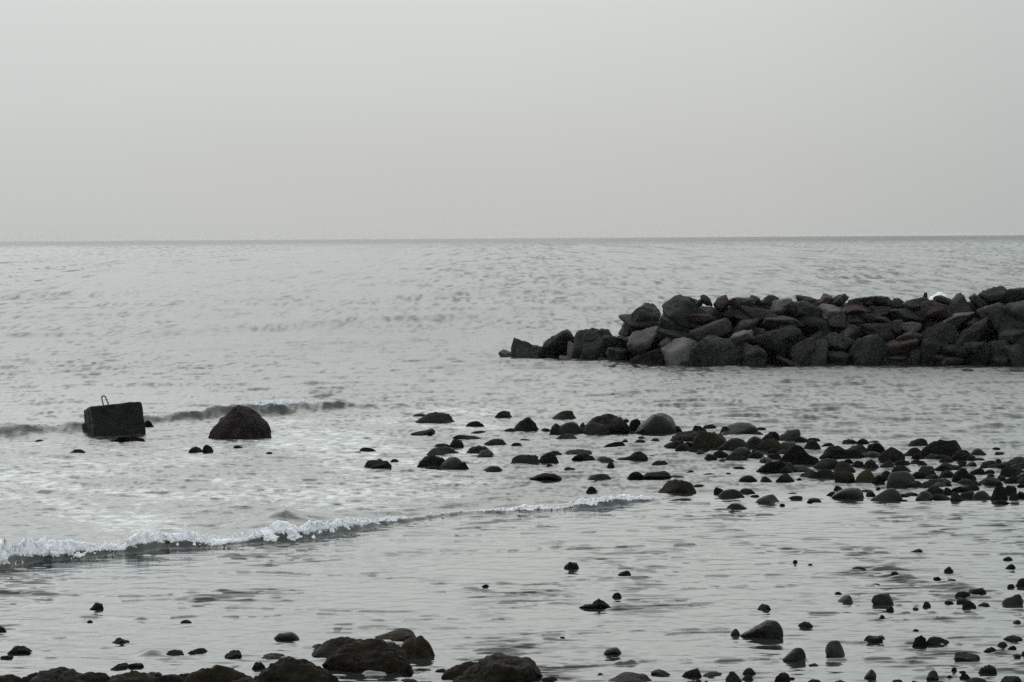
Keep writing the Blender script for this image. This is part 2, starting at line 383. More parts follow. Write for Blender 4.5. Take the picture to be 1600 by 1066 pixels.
S(1061.4, 774, 52, 25, 0, 'olive', 'big dark mossy block-like rock sitting alone where the small breaker ends', 'the mossy rock by the breaker',
  [(-.5, .05), (-.38, .45), (-.25, .85), (-.12, .97), (.12, 1), (.3, .85), (.4, .65), (.46, .3), (.5, .05)], sub=4, np_=9, soft=20)
S(1093, 762, 16, 5); S(1124, 773, 14, 12); S(1141.4, 778, 34, 14, .1, 'smooth'); S(1167, 772.5, 23, 9)
S(1198.5, 787.5, 34, 14, .4, 'smooth', 'smooth blunt-ended stone low on the sand in front of the rock spit', 'the blunt smooth stone'); S(1176, 787, 10, 3)
S(1151, 796, 26, 10, 0, 'smooth', 'small dark oval stone nearest the breaker, in front of the rock spit', 'the small oval stone'); S(1179, 777, 13, 4)
S(1169, 752, 22, 9); S(1197, 754, 15, 9); S(1226, 754, 26, 14); S(1107.5, 744, 20, 4); S(1138, 743.5, 9, 5); S(1078.5, 738.7, 10, 4); S(1155, 732, 17, 3)
S(890, 735, 18, 5)
S(574, 706, 25, 7); S(589, 733, 45, 16, -.1, 'dark', 'dark flat-topped rock alone at the left edge of the scattered rocks', 'the flat-topped left rock', [(-.5, .05), (-.38, .5), (-.3, .85), (-.1, .9), (.1, 1), (.35, .82), (.46, .6), (.5, .1)], np_=9, soft=24)
S(616.5, 723, 13, 6); S(559, 708, 11, 2.5)
S(712, 700, 23, 15, .3, 'dark'); S(729, 686, 41, 6, -.2); S(691, 699, 25, 6)
S(689.6, 711, 51, 14, .3, 'grey', 'long greyish slab-like rock lying in the middle of the near-left rock cluster', 'the long greyish slab')
S(674, 731, 46, 22, -.1, 'dark', 'large striped dark rock, left one of the pair at the near end of the cluster', 'the striped paired rock', [(-.5, .05), (-.4, .4), (-.25, .75), (-.05, 1), (.15, .95), (.35, .8), (.5, .4)], sub=4)
S(705, 733, 37, 19, .2, 'smooth', 'rounded dark rock, right one of the pair at the near end of the cluster', 'the rounded paired rock'); S(721, 734, 26, 12); S(677, 734.5, 24, 6)
S(775, 695, 35, 9, .4); S(749, 709, 37, 12, .2); S(758, 714, 26, 11, 0, 'grey'); S(807, 697.5, 17, 6)
S(821, 725, 41, 14, -.1, 'dark', 'dark loaf-shaped rock touching a rounder rock near the middle of the scattered rocks', 'the loaf-shaped rock', [(-.5, .2), (-.42, .7), (-.25, .9), (.1, .95), (.35, 1), (.45, .8), (.5, .3)]); S(857, 723, 31, 16, 0, 'dark'); S(868, 711, 22, 6); S(859, 730, 11, 5)
S(772, 736, 28, 7, .3); S(851.6, 750, 48, 11, 0, 'red'); S(819.6, 689, 18, 3); S(863, 697.6, 10, 3)
# --- rock spit, right part
S(1252.5, 693, 17, 12); S(1272, 705, 27, 17); S(1271, 690, 18, 6); S(1231, 704, 25, 14, 0, 'grey'); S(1294, 698, 17, 6)
S(1329, 694, 24, 8); S(1347, 694.6, 18, 9); S(1368, 693, 18, 4)
S(1315, 718, 55, 21, -.2, 'dark', 'long dark boulder with a sharp left peak in the middle of the rock spit', 'the sharp-peaked spit boulder', [(-.5, .1), (-.35, .6), (-.22, 1), (-.1, .85), (.05, .72), (.3, .75), (.45, .6), (.5, .1)], sub=4, np_=9, soft=22)
S(1343.5, 711, 39, 16, .1); S(1369.6, 706.5, 25, 15); S(1359, 718, 32, 12, 0, 'grey')
S(1394, 722, 33, 23, -.1, 'dark', 'angular upright dark stone at the gap in the rock spit', 'the upright gap stone', np_=9, soft=22); S(1416, 713, 11, 4)
S(1438, 697.7, 28, 12, .1); S(1472, 715, 55, 28, .1, 'dark', 'biggest dark craggy boulder on the seaward edge of the rock spit, beyond the gap', 'the craggy seaward boulder',
  [(-.5, .15), (-.4, .5), (-.28, .82), (-.1, .97), (.1, 1), (.3, .92), (.42, .65), (.5, .3)], sub=4, np_=10, soft=18)
S(1432.6, 718, 18, 10); S(1505, 721, 32, 18); S(1527, 713, 23, 12, 0, 'smooth'); S(1480.5, 724, 16, 13); S(1530, 721, 16, 5); S(1502, 725.5, 14, 6)
S(1556.5, 702, 11, 3); S(1562, 712, 15, 6); S(1539.5, 731, 18, 9); S(1567, 735, 39, 13, .2, 'green'); S(1597, 735, 44, 20, .2, 'green', 'large greenish boulder cut by the right edge of the picture in the rock spit', 'the greenish edge boulder')
S(1292.5, 734, 39, 17); S(1250, 738, 37, 11, 0, 'grey'); S(1320, 738.6, 28, 18, 0, 'grey'); S(1340, 731, 18, 11); S(1362.5, 733, 29, 15); S(1386, 731, 20, 11, 0, 'olive')
S(1410, 729, 25, 11); S(1405, 741, 35, 13); S(1292, 748, 31, 14); S(1267.5, 747, 24, 11)
S(1318.6, 755, 26, 18, 0, 'olive'); S(1348, 755, 39, 20, .1, 'olive', 'olive-brown weedy boulder at the near edge of the rock spit', 'the olive weedy boulder', sub=4); S(1373, 757, 18, 15); S(1386, 749, 18, 13)
S(1409, 762, 41, 25, .05, 'smooth', 'big block-shaped dark boulder stacked with others at the near edge of the spit', 'the near block boulder', [(-.5, .3), (-.42, .75), (-.3, .95), (0, 1), (.25, .95), (.4, .65), (.5, .3)], sub=4, np_=8, soft=14)
S(1434, 748, 21, 11); S(1447, 742, 26, 14); S(1472, 737, 29, 11); S(1494, 734, 20, 7); S(1502.6, 752, 25, 21); S(1481, 747, 20, 12, 0, 'green'); S(1457.5, 750, 25, 8)
S(1516, 751.6, 16, 11); S(1527.6, 741, 22, 9); S(1546, 740, 14, 6); S(1579, 744.5, 28, 17); S(1597, 749, 15, 8); S(1564, 753, 15, 10); S(1580, 755, 22, 11); S(1598, 756, 18, 11)
S(1545, 760, 34, 14, -.2, 'dark'); S(1513, 760, 32, 11); S(1517, 766, 24, 8); S(1464.6, 760, 34, 11); S(1443, 763.5, 20, 9); S(1461, 772, 29, 13); S(1482, 774, 16, 12); S(1497.5, 768, 19, 8); S(1480, 761, 13, 8)
S(1443.7, 782.5, 23, 15, -.2, 'smooth'); S(1470.6, 782, 28, 10); S(1493, 783.5, 20, 14); S(1510, 780, 19, 11); S(1533, 780.6, 27, 13, 0, 'smooth'); S(1560, 782, 23, 24, 0, 'dark', 'tall narrow dark stone standing on the near edge of the rock spit', 'the tall narrow stone')
S(1578.6, 773, 16, 14); S(1583, 783.7, 18, 12); S(1599, 779, 16, 11); S(1562, 788, 25, 6)
S(1325, 780.6, 39, 18, .1, 'smooth', 'smooth dark loaf-like stone on the sand just in front of the spit', 'the loaf-like sand stone', [(-.5, .15), (-.35, .55), (-.15, .85), (.1, 1), (.35, .92), (.45, .7), (.5, .2)]); S(1300, 775, 14, 7); S(1310, 767, 11, 8); S(1353, 770, 18, 5); S(1360, 776, 13, 8)
S(1384, 783, 40, 20, .2, 'smooth', 'dark stone with a raised shoulder on the sand in front of the spit', 'the shouldered sand stone', [(-.5, .15), (-.3, .45), (-.12, .75), (.05, .95), (.2, 1), (.38, .8), (.46, .5), (.5, .15)]); S(1372.6, 766, 7, 5)
S(1407.6, 776.6, 19, 5); S(1424, 775, 21, 5); S(1412, 783.6, 11, 3); S(1243.7, 780.6, 19, 6); S(1272, 786, 19, 7); S(1237, 773, 16, 3); S(1222, 791, 8, 4); S(1249, 751, 7, 4)
# more of the spit outside the frame
for (x, y, w, h) in ((1628, 742, 40, 18), (1652, 760, 34, 16), (1630, 770, 26, 14), (1680, 745, 44, 20), (1700, 772, 38, 18), (1660, 786, 24, 12), (1740, 758, 36, 18), (1636, 726, 30, 14)):
    S(x, y, w, h)
# --- foreground water, middle
S(893, 890, 25, 12, -.2, 'dark', 'small dark stone with a thin rippled tail, alone in the calm shallows', 'the lone rippled stone'); S(976, 899, 20, 7, .3); S(964, 935, 15, 9, .2)
S(930, 952, 50, 17, .3, 'dark', 'dark triangular stone with a low flat toe, alone in the calm shallows', 'the triangular stone', [(-.5, .15), (-.35, .3), (-.1, .45), (.02, .8), (.12, 1), (.25, .8), (.4, .4), (.5, .08)], np_=7, soft=24, sub=4)
S(1193.7, 955, 22, 10, .3)
S(1190, 999, 66, 31, .3, 'smooth', 'big smooth teardrop-shaped black boulder in the near shallows', 'the teardrop boulder',
  [(-.5, .05), (-.38, .25), (-.2, .5), (-.02, .78), (.1, .95), (.22, 1), (.35, .93), (.44, .72), (.49, .4), (.5, .1)], sub=5, np_=5, soft=8)
S(1149, 994, 16, 11, .3, 'smooth', 'small round dark stone at the thin end of the teardrop boulder')
S(957, 1023.5, 30, 12, .3, 'smooth', 'small sloping dark stone alone in the near shallows', 'the small sloping stone')
S(988, 1072, 76, 18, 0, 'grey', 'broad low brownish-grey rock cut by the bottom edge of the picture', 'the broad low rock', sub=4); S(1033, 1055, 32, 7, 0, 'grey')
S(1081, 1060, 31, 16, .3, 'dark', 'angular dark stone with a sharp raised end, near the bottom edge', 'the sharp-ended stone', np_=8, soft=24); S(1114, 1058, 34, 8, .1, 'grey')
S(1146, 1069, 27, 19, -.1, 'green', 'rounded greenish-black boulder, front one of the pair near the bottom edge', 'the greenish front boulder'); S(1170, 1054.5, 23, 11, .1, 'smooth'); S(1168, 1064, 18, 10); S(1223, 1065, 26, 14, .1, 'red', 'rounded reddish-tinged stone at the bottom edge', 'the reddish bottom stone')
S(864, 1065, 17, 7); S(938, 1056, 11, 4); S(1090, 1069, 18, 7); S(1104, 1068, 9, 4); S(879, 998, 11, 3)
# --- foreground right
S(1432, 865, 22, 7); S(1242.6, 881, 9, 6); S(1266, 884, 9, 3); S(1342, 892, 23, 6); S(1398, 902, 19, 9); S(1483.6, 895, 19, 9); S(1577, 877, 20, 7); S(1579, 890, 16, 8); S(1580, 866, 9, 4)
S(1464, 906, 13, 5); S(1487, 908, 14, 3); S(1598, 917, 26, 13, .2); S(1580, 919, 15, 6); S(1368, 915, 16, 3)
S(1527.6, 929.5, 31, 11, -.2, 'dark', 'dark tapering stone, rear one in the knot of four stones', 'the knot of four stones'); S(1503, 935, 31, 11, .2); S(1504, 944, 20, 9); S(1514.6, 952, 22, 13); S(1537, 948.6, 22, 6); S(1482, 944, 16, 5)
S(1448, 948.6, 13, 8); S(1431, 953, 11, 4); S(1582, 946, 33, 17, .2, 'smooth', 'smooth dark stone with a raised right end, near the right edge', 'the raised-end stone', [(-.5, .2), (-.35, .5), (-.1, .6), (.1, .85), (.25, 1), (.4, .9), (.5, .3)])
S(1320, 943, 26, 12, .4, 'smooth'); S(1310, 929, 12, 4); S(1379, 946, 35, 18, .1, 'smooth', 'glossy rounded black stone with a pale wet sheen on top, in the shallows', 'the glossy rounded stone', [(-.5, .4), (-.38, .8), (-.1, .97), (.3, 1), (.44, .75), (.5, .3)]); S(1390.5, 956, 14, 9); S(1379, 967, 11, 6)
S(1464, 967, 8, 4); S(1589, 975, 14, 6, 0, 'grey'); S(1258, 980, 24, 8, -.1)
S(1241, 1034, 38, 22, .2, 'smooth', 'dark rounded stone with a sloping left end, nearest of the separate stones', 'the slope-ended stone', [(-.5, .15), (-.35, .4), (-.15, .7), (.02, .95), (.15, 1), (.35, .9), (.48, .6), (.5, .2)], sub=4)
S(1306, 1027, 34, 24, 0, 'smooth', 'upright round black stone with a pale wet streak down one side', 'the upright round stone', [(-.5, .4), (-.42, .75), (-.25, .97), (.2, 1), (.38, .9), (.46, .6), (.5, .3)], sub=4)
S(1271, 1042.6, 18, 5); S(1365, 1004.6, 35, 12, 0, 'grey', 'low double-ended greyish stone with a dip along its top', 'the dipped greyish stone', [(-.5, .2), (-.35, .8), (-.2, 1), (.05, .8), (.25, .85), (.42, .95), (.5, .3)])
S(1437, 1012.4, 23, 19, 0, 'dark', 'upright dark stone touching the end of a long low one', 'the upright joined stone'); S(1464.6, 1009, 41, 14, -.2, 'dark', 'long low dark stone tapering away from the upright stone it touches', 'the long tapering stone', [(-.5, .5), (-.3, .9), (-.15, 1), (.1, .85), (.3, .5), (.5, .1)])
S(1431, 987, 11, 4); S(1513, 1033, 46, 13, -.2, 'grey', 'long low greyish stone tapering to a point near the corner', 'the long greyish corner stone', [(-.5, .3), (-.35, .9), (-.2, 1), (.1, .75), (.35, .55), (.5, .15)])
S(1583, 1002.6, 35, 9, .1); S(1567, 1011.7, 16, 8); S(1581, 1015.7, 15, 7); S(1547, 1019, 21, 8, .1); S(1589, 1028, 15, 5); S(1566, 1018, 8, 4); S(1599, 1026, 9, 8)
S(1359.6, 1062, 19, 15, .1, 'smooth', 'small square-shouldered dark stone at the bottom edge', 'the square-shouldered stone'); S(1458, 1063, 22, 15, 0, 'smooth', 'squat dark stone with a rounded top at the bottom edge', 'the squat bottom stone'); S(1542, 1053, 29, 14, .1, 'dark', 'dark brick-shaped stone lying near the bottom corner', 'the brick-shaped stone', np_=7, soft=24)
S(1491, 1050, 9, 7); S(1484, 1060, 11, 5); S(1505, 1052, 14, 4); S(1508, 1062, 19, 10); S(1272, 1071, 27, 9); S(1310, 1071, 31, 9, 0, 'grey'); S(1238, 1062, 9, 4)
S(1402, 1069, 19, 6); S(1430, 1069, 13, 5); S(1467, 1074, 42, 10, 0, 'grey'); S(1525, 1074, 46, 12, 0, 'dark'); S(1580, 1070, 32, 13)
# --- foreground left
S(152, 953, 24, 11, .2, 'dark', 'small sloping dark stone farthest out in the left shallows', 'the far sloping stone'); S(140, 974, 10, 5); S(2, 989, 18, 10); S(31, 1022, 38, 12, .3, 'dark', 'low dark stone trailing a thin tail, near the left edge', 'the low tailed stone'); S(10, 1029.5, 24, 5)
S(189, 1007, 32, 9); S(273.5, 1025.6, 29, 11, 0, 'smooth', 'rounded dark stone midway along the weedy shore, standing in water', 'the rounded shore stone'); S(308, 1022, 32, 8, .5); S(364, 1029, 30, 12, .5)
S(448, 1001, 41, 14, .1, 'smooth', 'smooth low dark stone alone offshore of the big weedy boulders', 'the smooth offshore stone'); S(427.5, 1031, 40, 9, .1, 'grey'); S(404, 1047, 23, 12); S(187, 1047, 31, 9); S(212, 1044, 26, 8, .1); S(291, 974, 18, 5); S(498, 1015, 27, 9, .1, 'grey')
S(780, 1016.5, 12, 4); S(856, 1066, 23, 7); S(691, 1051, 23, 6); S(641, 1068, 25, 6); S(758, 918, 13, 5)
for (x, y, w, h, p, mt_, lb, rf) in (
    (20, 1088, 76, 34, 0, 'weed', 'low weedy boulder of the shore band, in the bottom corner', 'the weedy corner boulder'),
    (93, 1090, 84, 44, .1, 'weed', 'broad weed-covered boulder with a flat top in the shore band', 'the broad weedy boulder'),
    (56, 1076, 46, 24, 0, 'weed', None, None), (148, 1088, 60, 36, 0, 'weed', None, None), (185, 1084, 44, 30, 0, 'weed', None, None), (208, 1092, 70, 44, 0, 'weed', None, None),
    (262, 1088, 66, 34, 0, 'weed', None, None), (236, 1072, 34, 20, 0, 'weed', None, None), (292, 1082, 40, 30, 0, 'weed', None, None), (318, 1090, 50, 44, 0, 'weed', None, None),
    (344, 1092, 92, 55, 0, 'weed', 'humped weed-covered boulder, tallest of the shore band', 'the humped weedy boulder'),
    (-40, 1086, 60, 36, 0, 'weed', None, None), (120, 1102, 80, 34, 0, 'weed', None, None), (30, 1104, 90, 34, 0, 'weed', None, None), (240, 1104, 90, 34, 0, 'weed', None, None), (380, 1100, 60, 40, 0, 'weed', None, None)):
    S(x, y, w, h, p, mt_, lb, rf, sub=4)
S(462, 1080, 152, 50, -.1, 'weed', 'big dark mound-shaped weedy boulder at the bottom edge, end of the shore band', 'the big mound boulder', [(-.5, .1), (-.36, .5), (-.22, .85), (-.1, 1), (.05, .95), (.2, .75), (.35, .5), (.5, .15)], sub=5)
S(532, 1027, 88, 29, -.1, 'weed', 'flat-backed weedy rock behind the left side of the long mossy boulder', 'the flat-backed weedy rock', [(-.5, .05), (-.35, .5), (-.2, .9), (.0, 1), (.5, .9)], sub=4)
S(618, 1002, 66, 17, .1, 'weed', 'low mossy rock farthest back in the big boulder group', 'the rear mossy rock', [(-.5, .2), (-.3, .35), (-.1, .7), (.1, 1), (.35, .95), (.5, .3)], sub=4)
S(656, 1029, 64, 36, .1, 'weed', 'tall mossy rock at the right end of the big boulder group', 'the tall mossy rock', [(-.5, .3), (-.35, .7), (-.1, .9), (.08, 1), (.22, .92), (.36, .6), (.5, .1)], sub=4)
S(572, 1052, 146, 51, 0, 'weed', 'largest long mossy brown boulder in front of the big boulder group', 'the long mossy boulder', [(-.5, .1), (-.4, .45), (-.28, .72), (-.1, .92), (.1, 1), (.3, .9), (.42, .65), (.5, .15)], sub=5)
S(634, 1057, 35, 21, .3, 'dark', 'small angular dark rock against the right foot of the long mossy boulder', None, None, np_=7, soft=24)
S(776, 1076, 146, 48, .05, 'weed', 'broad rounded dark boulder with two humps, alone at the bottom edge', 'the two-humped boulder', [(-.5, .08), (-.38, .3), (-.22, .72), (-.05, 1), (.1, .97), (.22, .82), (.33, .86), (.42, .6), (.5, .15)], sub=5)
S(728, 1062, 54, 26, .3, 'weed', 'sloping weedy rock leaning on the left side of the two-humped boulder', None, None, sub=4)

rf_ = np.random.default_rng(23)
for _ in range(60):
    x = rf_.uniform(1040, 1600)
    top_, bot_ = np.interp(x, [1040, 1200, 1300, 1600], [690, 688, 702, 722]), np.interp(x, [1040, 1200, 1300, 1600], [704, 738, 757, 784])
    y = rf_.uniform(top_, bot_); w = rf_.uniform(10, 24)
    S(x, y, w, w * rf_.uniform(.35, .6), 0, rf_.choice(['dark', 'dark', 'smooth', 'grey']))
NUM = ['nearest', 'second nearest', 'third nearest', 'fourth nearest', 'fifth nearest', 'sixth nearest', 'seventh nearest', 'eighth nearest', 'ninth nearest', 'tenth nearest', 'eleventh nearest', 'twelfth nearest', 'thirteenth nearest', 'fourteenth nearest', 'fifteenth nearest', 'sixteenth nearest']
refs = [s for s in ST if s['ref']]
def rel(s, r):
    dx = s['x'] - r['x']; dy = (s['y'] - r['y']) * 2.6
    if abs(dx) >= abs(dy): d = 'to the right of' if dx > 0 else 'to the left of'
    else: d = 'in front of' if dy > 0 else 'behind'
    return d, math.hypot(dx, dy)
orders = {}
for r in refs:
    for s in ST:
        if s is r: continue
        d, q = rel(s, r)
        orders.setdefault((r['ref'], d), []).append((q, id(s)))
rank = {}
for k, v in orders.items():
    v.sort()
    for i, (q, sid) in enumerate(v): rank.setdefault(sid, []).append((i + q / 120.0, i, k))
TINT = {'dark': 'dark', 'smooth': 'smooth dark', 'red': 'reddish', 'olive': 'olive-brown', 'grey': 'greyish', 'green': 'greenish-black', 'weed': 'weedy', 'pale': 'pale'}
for s in ST:
    if s['label']: continue
    px_m = at(s['x'], s['y']).y / F
    W_ = s['w'] * px_m
    size = 'tiny' if W_ < 0.17 else 'small' if W_ < 0.34 else 'medium' if W_ < 0.55 else 'large'
    a = s['h'] / s['w']
    shp = 'flat' if a < .3 else 'low' if a < .42 else 'rounded' if a < .62 else 'upright'
    _, i, (rf, d) = min(rank[id(s)])
    what = 'stone' if W_ < 0.45 else 'rock'
    s['label'] = f"{size} {shp} {TINT[s['mat']]} {what}, {NUM[min(i, 15)]} {d} {rf}"
    if len(s['label'].split()) > 16: s['label'] = s['label'].replace(size + ' ', '', 1)
    if len(s['label'].replace('-', ' ').split()) > 14: s['label'] = s['label'].replace(shp + ' ', '', 1)

def hull_rock(s, p0, D):
    yy = p0.y + D * 0.45; ox = p0.x * yy / p0.y
    bm = bmesh.new()
    for px, py, dd in s['shape']:
        q = at_depth(px, py, yy + dd)
        bm.verts.new(((q.x - ox) * 1.03, dd, q.z * 1.03))
    bmesh.ops.convex_hull(bm, input=bm.verts[:])
    bmesh.ops.delete(bm, geom=[v_ for v_ in bm.verts if not v_.link_faces], context='VERTS')
    bmesh.ops.triangulate(bm, faces=bm.faces[:])
    bmesh.ops.subdivide_edges(bm, edges=bm.edges[:], cuts=2, use_grid_fill=True, smooth=0)
    bmesh.ops.triangulate(bm, faces=bm.faces[:])
    bmesh.ops.smooth_vert(bm, verts=bm.verts[:], factor=.12, use_axis_x=True, use_axis_y=True, use_axis_z=True)
    for _ in range(2):
        bmesh.ops.subdivide_edges(bm, edges=bm.edges[:], cuts=1, use_grid_fill=True, smooth=0)
        bmesh.ops.triangulate(bm, faces=bm.faces[:])
    bm.normal_update()
    co = np.array([v_.co[:] for v_ in bm.verts]); nr = np.array([v_.normal[:] for v_ in bm.verts])
    co = co + nr * (.13 * (fbm3(co * 2.6 + 4, 3, 4) - .5) + .06 * (np.abs(fbm3(co * 7, 8, 2) - .5) - .12))[:, None]
    f_ = np.array([[v_.index for v_ in p_.verts] for p_ in bm.faces]); bm.free()
    return co, f_

for k, s in enumerate(ST):
    p0 = at(s['x'], s['y'])
    m_px = (p0 - CAM).length / F
    W = s['w'] * m_px
    hz = s['h'] * m_px
    D = W * (0.75 + 0.35 * ((k * 37) % 10) / 10.0) * s['depth']
    D = min(max(D, hz * 0.9), 1.6)
    theta = H / p0.y
    hz = max(hz - 0.35 * D * theta, hz * 0.6)
    bury = 0.55 if s['prof'] else (0.62 if s['h'] / s['w'] < 0.45 else 0.4)
    full = hz * 2 if s['prof'] else hz / (1 - bury) if bury < 0.6 else hz * 2.2
    big = s['w'] > 40
    sub = s['sub'] or (4 if big or s['y'] > 980 else 3)
    weed = s['mat'] == 'weed'
    smooth = s['mat'] == 'smooth'
    prof = s['prof']
    rs = np.random.default_rng(300 + k)
    if prof is None and (s['h'] / s['w'] < .68 or rs.uniform() < .5):
        pk = rs.uniform(-.16, .16) + .18 * s['lean']
        l1, l2 = rs.uniform(.42, .8, 2); l3, l4 = rs.uniform(.82, 1.0, 2)
        prof = [(-.5, .08), (-.5 + .32 * (pk + .5), l1), (-.5 + .66 * (pk + .5), l3), (pk, 1), (.5 - .62 * (.5 - pk), l4), (.5 - .26 * (.5 - pk), l2), (.5, .08)]
        full = hz * 2
    if s['y'] < 800: W *= 1.12 if s['x'] < 1040 else 1.28
    if s['mat'] == 'weed' and not s['prof']:
        prof = [(-.5, .1), (-.4, .6), (-.25, rs.uniform(.75, .95)), (0, 1), (.25, rs.uniform(.75, 1)), (.4, .6), (.5, .1)]; full = hz * 2; W *= 1.45
    v, f = rock(1000 + k, sub, W, D, full, nplanes=s['np'] or (7 if smooth else 11), soft=s['soft'] or (12 if smooth else 30), hr=(.6, .95) if smooth or weed else (.5, .85),
                amp=0.08 if smooth else .10 if s['soft'] == 40 else 0.16, lean=0 if prof else s['lean'], prof=prof,
                fine=0.03 if smooth else .06 if s['soft'] == 40 else (0.08 if weed else 0.10), grain_f=9.0 if weed else 4.5 if s['soft'] == 40 else 5.5)
    top = v[:, 2].max()
    v[:, 2] += hz - top
    if s['shape']: v, f = hull_rock(s, p0, D)
    name = 'boulder' if W > 0.6 else 'shore_stone'
    if weed: name = 'weedy_boulder'
    yy = p0.y + D * 0.45
    o = mesh_obj(name, v, f, MAT[s['mat']], (p0.x * yy / p0.y, yy, 0))
    s['pos'] = (p0.x * yy / p0.y, yy, W, D)
    grp = 'weedy boulders along the near shore' if weed else ('stones scattered in the near shallows' if s['y'] > 800 else 'rocks of the spit and around it')
    tag(o, s['label'], 'boulder' if W > 0.6 else 'stone', grp)

# ------------------------------------------------------------------ concrete block with lifting loop
def concrete_block():
    pb = at(148.5, 681)                       # near lower front corner
    k = (pb - CAM).length / F
    Wf = 80 * k; Hh = 45 * k + 0.25; Dp = 1.45
    bm = bmesh.new()
    bmesh.ops.create_cube(bm, size=1.0)
    for v in bm.verts:
        v.co.x = (v.co.x + 0.5) * Wf; v.co.y = (v.co.y + 0.5) * Dp; v.co.z = (v.co.z + 0.5) * Hh
    # chipped upper corner at the far left
    bmesh.ops.bevel(bm, geom=list(bm.edges), offset=0.055, segments=2, affect='EDGES', profile=0.6)
    for _ in range(4):
        bmesh.ops.subdivide_edges(bm, edges=[e for e in bm.edges if e.calc_length() > 0.07], cuts=1, use_grid_fill=True)
    bmesh.ops.triangulate(bm, faces=bm.faces[:])
    co = np.array([v.co[:] for v in bm.verts])
    dsp = (fbm3(co * 3.0 + 5, 3, 3) - 0.5) * 0.09 + (fbm3(co * 9.0, 9, 3) - 0.5) * 0.05
    for v, d_ in zip(bm.verts, dsp):
        c = v.co - Vector((Wf / 2, Dp / 2, Hh / 2))
        v.co += c.normalized() * d_
    verts = np.array([v.co[:] for v in bm.verts]); faces = np.array([[x.index for x in p.verts] for p in bm.faces]); bm.free()
    o = mesh_obj('concrete_block', verts, faces, MAT['concrete'], smooth=False)
    R = Matrix.Rotation(math.radians(18.5), 4, 'Z') @ Matrix.Rotation(math.radians(-4.3), 4, 'Y') @ Matrix.Rotation(math.radians(-7), 4, 'X')
    R.translation = Vector((pb.x, pb.y, -0.24))
    o.matrix_world = R
    tag(o, 'dark square-cut concrete block tilted in the surf with an iron loop on top', 'concrete block')
    # loop: hairpin of reinforcing bar
    r = 0.017
    x0, y0 = Wf * 0.30, Dp * 0.30
    pts = []
    hL = 0.225
    for t in np.linspace(0, 1, 9): pts.append((x0 - 0.035 * t, y0, Hh - 0.05 + (hL + 0.03) * t))
    for a in np.linspace(math.pi, 0, 10)[1:]: pts.append((x0 + 0.018 + 0.053 * math.cos(a), y0, Hh - 0.02 + hL + 0.05 * math.sin(a)))
    for t in np.linspace(0, 1, 9)[1:]: pts.append((x0 + 0.071 + 0.075 * t, y0 + 0.02 * t, Hh - 0.02 + hL - (hL + 0.03) * t))
    pts = np.array(pts); nseg = 8
    tg = np.gradient(pts, axis=0); tg /= np.linalg.norm(tg, axis=1)[:, None]
    vs, fs = [], []
    for i, (p, t) in enumerate(zip(pts, tg)):
        a1 = np.array([0, 1.0, 0]); a2 = np.cross(t, a1)
        for j in range(nseg):
            an = 2 * math.pi * j / nseg
            vs.append(p + r * (a1 * math.cos(an) + a2 * math.sin(an)))
    for i in range(len(pts) - 1):
        for j in range(nseg):
            fs.append((i * nseg + j, i * nseg + (j + 1) % nseg, (i + 1) * nseg + (j + 1) % nseg, (i + 1) * nseg + j))
    lo = mesh_obj('lifting_loop', vs, fs, MAT['iron'], parent=o)
    return pb, Wf
BLK, BLKW = concrete_block()

# ------------------------------------------------------------------ breakwater
def d0(px):  # waterline row of the mound's foot in the photo
    return np.interp(px, [780, 800, 900, 960, 1000, 1100, 1200, 1300, 1450, 1600, 2100], [556, 559, 562, 566, 569, 574, 573, 571, 571, 572, 578])
SL = math.tan(math.radians(36))
def on_slope(px, py):
    foot = at(px, float(d0(px)))
    d = ray(px, py)
    # z = (y - foot.y) * SL
    t = (-foot.y * SL - H) / (d.z - d.y * SL)
    return CAM + d * t, foot
BW = []
def B(x0, y0, x1, y1, mat='dark', label=None, prof=None, soft=None, np_=None, grow=1.26):
    BW.append(dict(x=(x0 + x1) / 2, y=(y0 + y1) / 2, w=x1 - x0, h=y1 - y0, mat=mat, label=label, prof=prof, soft=soft, np=np_, grow=grow))
def A1(a, b, c, d, mat='dark', **k): B(760 + a / 3.81, 420 + b / 3.81, 760 + c / 3.81, 420 + d / 3.81, mat, **k)
def A2(a, b, c, d, mat='dark', **k): B(1160 + a / 3.636, 420 + b / 3.636, 1160 + c / 3.636, 420 + d / 3.636, mat, **k)
A1(80, 490, 152, 532, 'pale', label='small pale boulder at the very tip of the breakwater')
A1(140, 410, 365, 545, 'dark', label='dark wedge-shaped boulder, steep at its outer end, last at the breakwater tip', prof=[(-.5, .75), (-.46, .97), (-.36, 1), (-.2, .88), (.0, .75), (.25, .62), (.5, .45)], grow=1.0, np_=7, soft=30)
A1(345, 355, 522, 530, 'dark', label='rounded dark boulder standing second from the breakwater tip', soft=10, np_=9, grow=1.02)
A1(515, 352, 775, 470, 'green', label='long flat-topped dark slab boulder behind the breakwater tip', prof=[(-.5, .7), (-.38, .95), (0, 1), (.35, .98), (.5, .6)], grow=1.0)
A1(480, 440, 580, 512, 'pale', label='small pale slanting slab among dark boulders near the breakwater tip', grow=1.0)
A1(535, 410, 735, 550, 'dark', label='low mound-shaped dark boulder at the waterline near the breakwater tip', grow=1.02)
A1(765, 232, 1050, 400, 'dark', label='biggest dark rounded boulder where the breakwater rises to full height', soft=12, np_=10, grow=1.0)
A1(830, 270, 1060, 390, 'green'); A1(845, 350, 1070, 505, 'pale', label='large pale smooth-faced boulder low on the breakwater, the lightest one', np_=7, soft=26, grow=1.05)
A1(715, 395, 850, 490, 'dark'); A1(725, 480, 840, 550, 'green'); A1(660, 530, 760, 566, 'grey', grow=1.0); A1(880, 495, 1080, 575, 'red'); A1(1060, 425, 1235, 570, 'grey', np_=7, soft=28, label='angular boulder with a slanting lit top face, beside the lightest boulder')
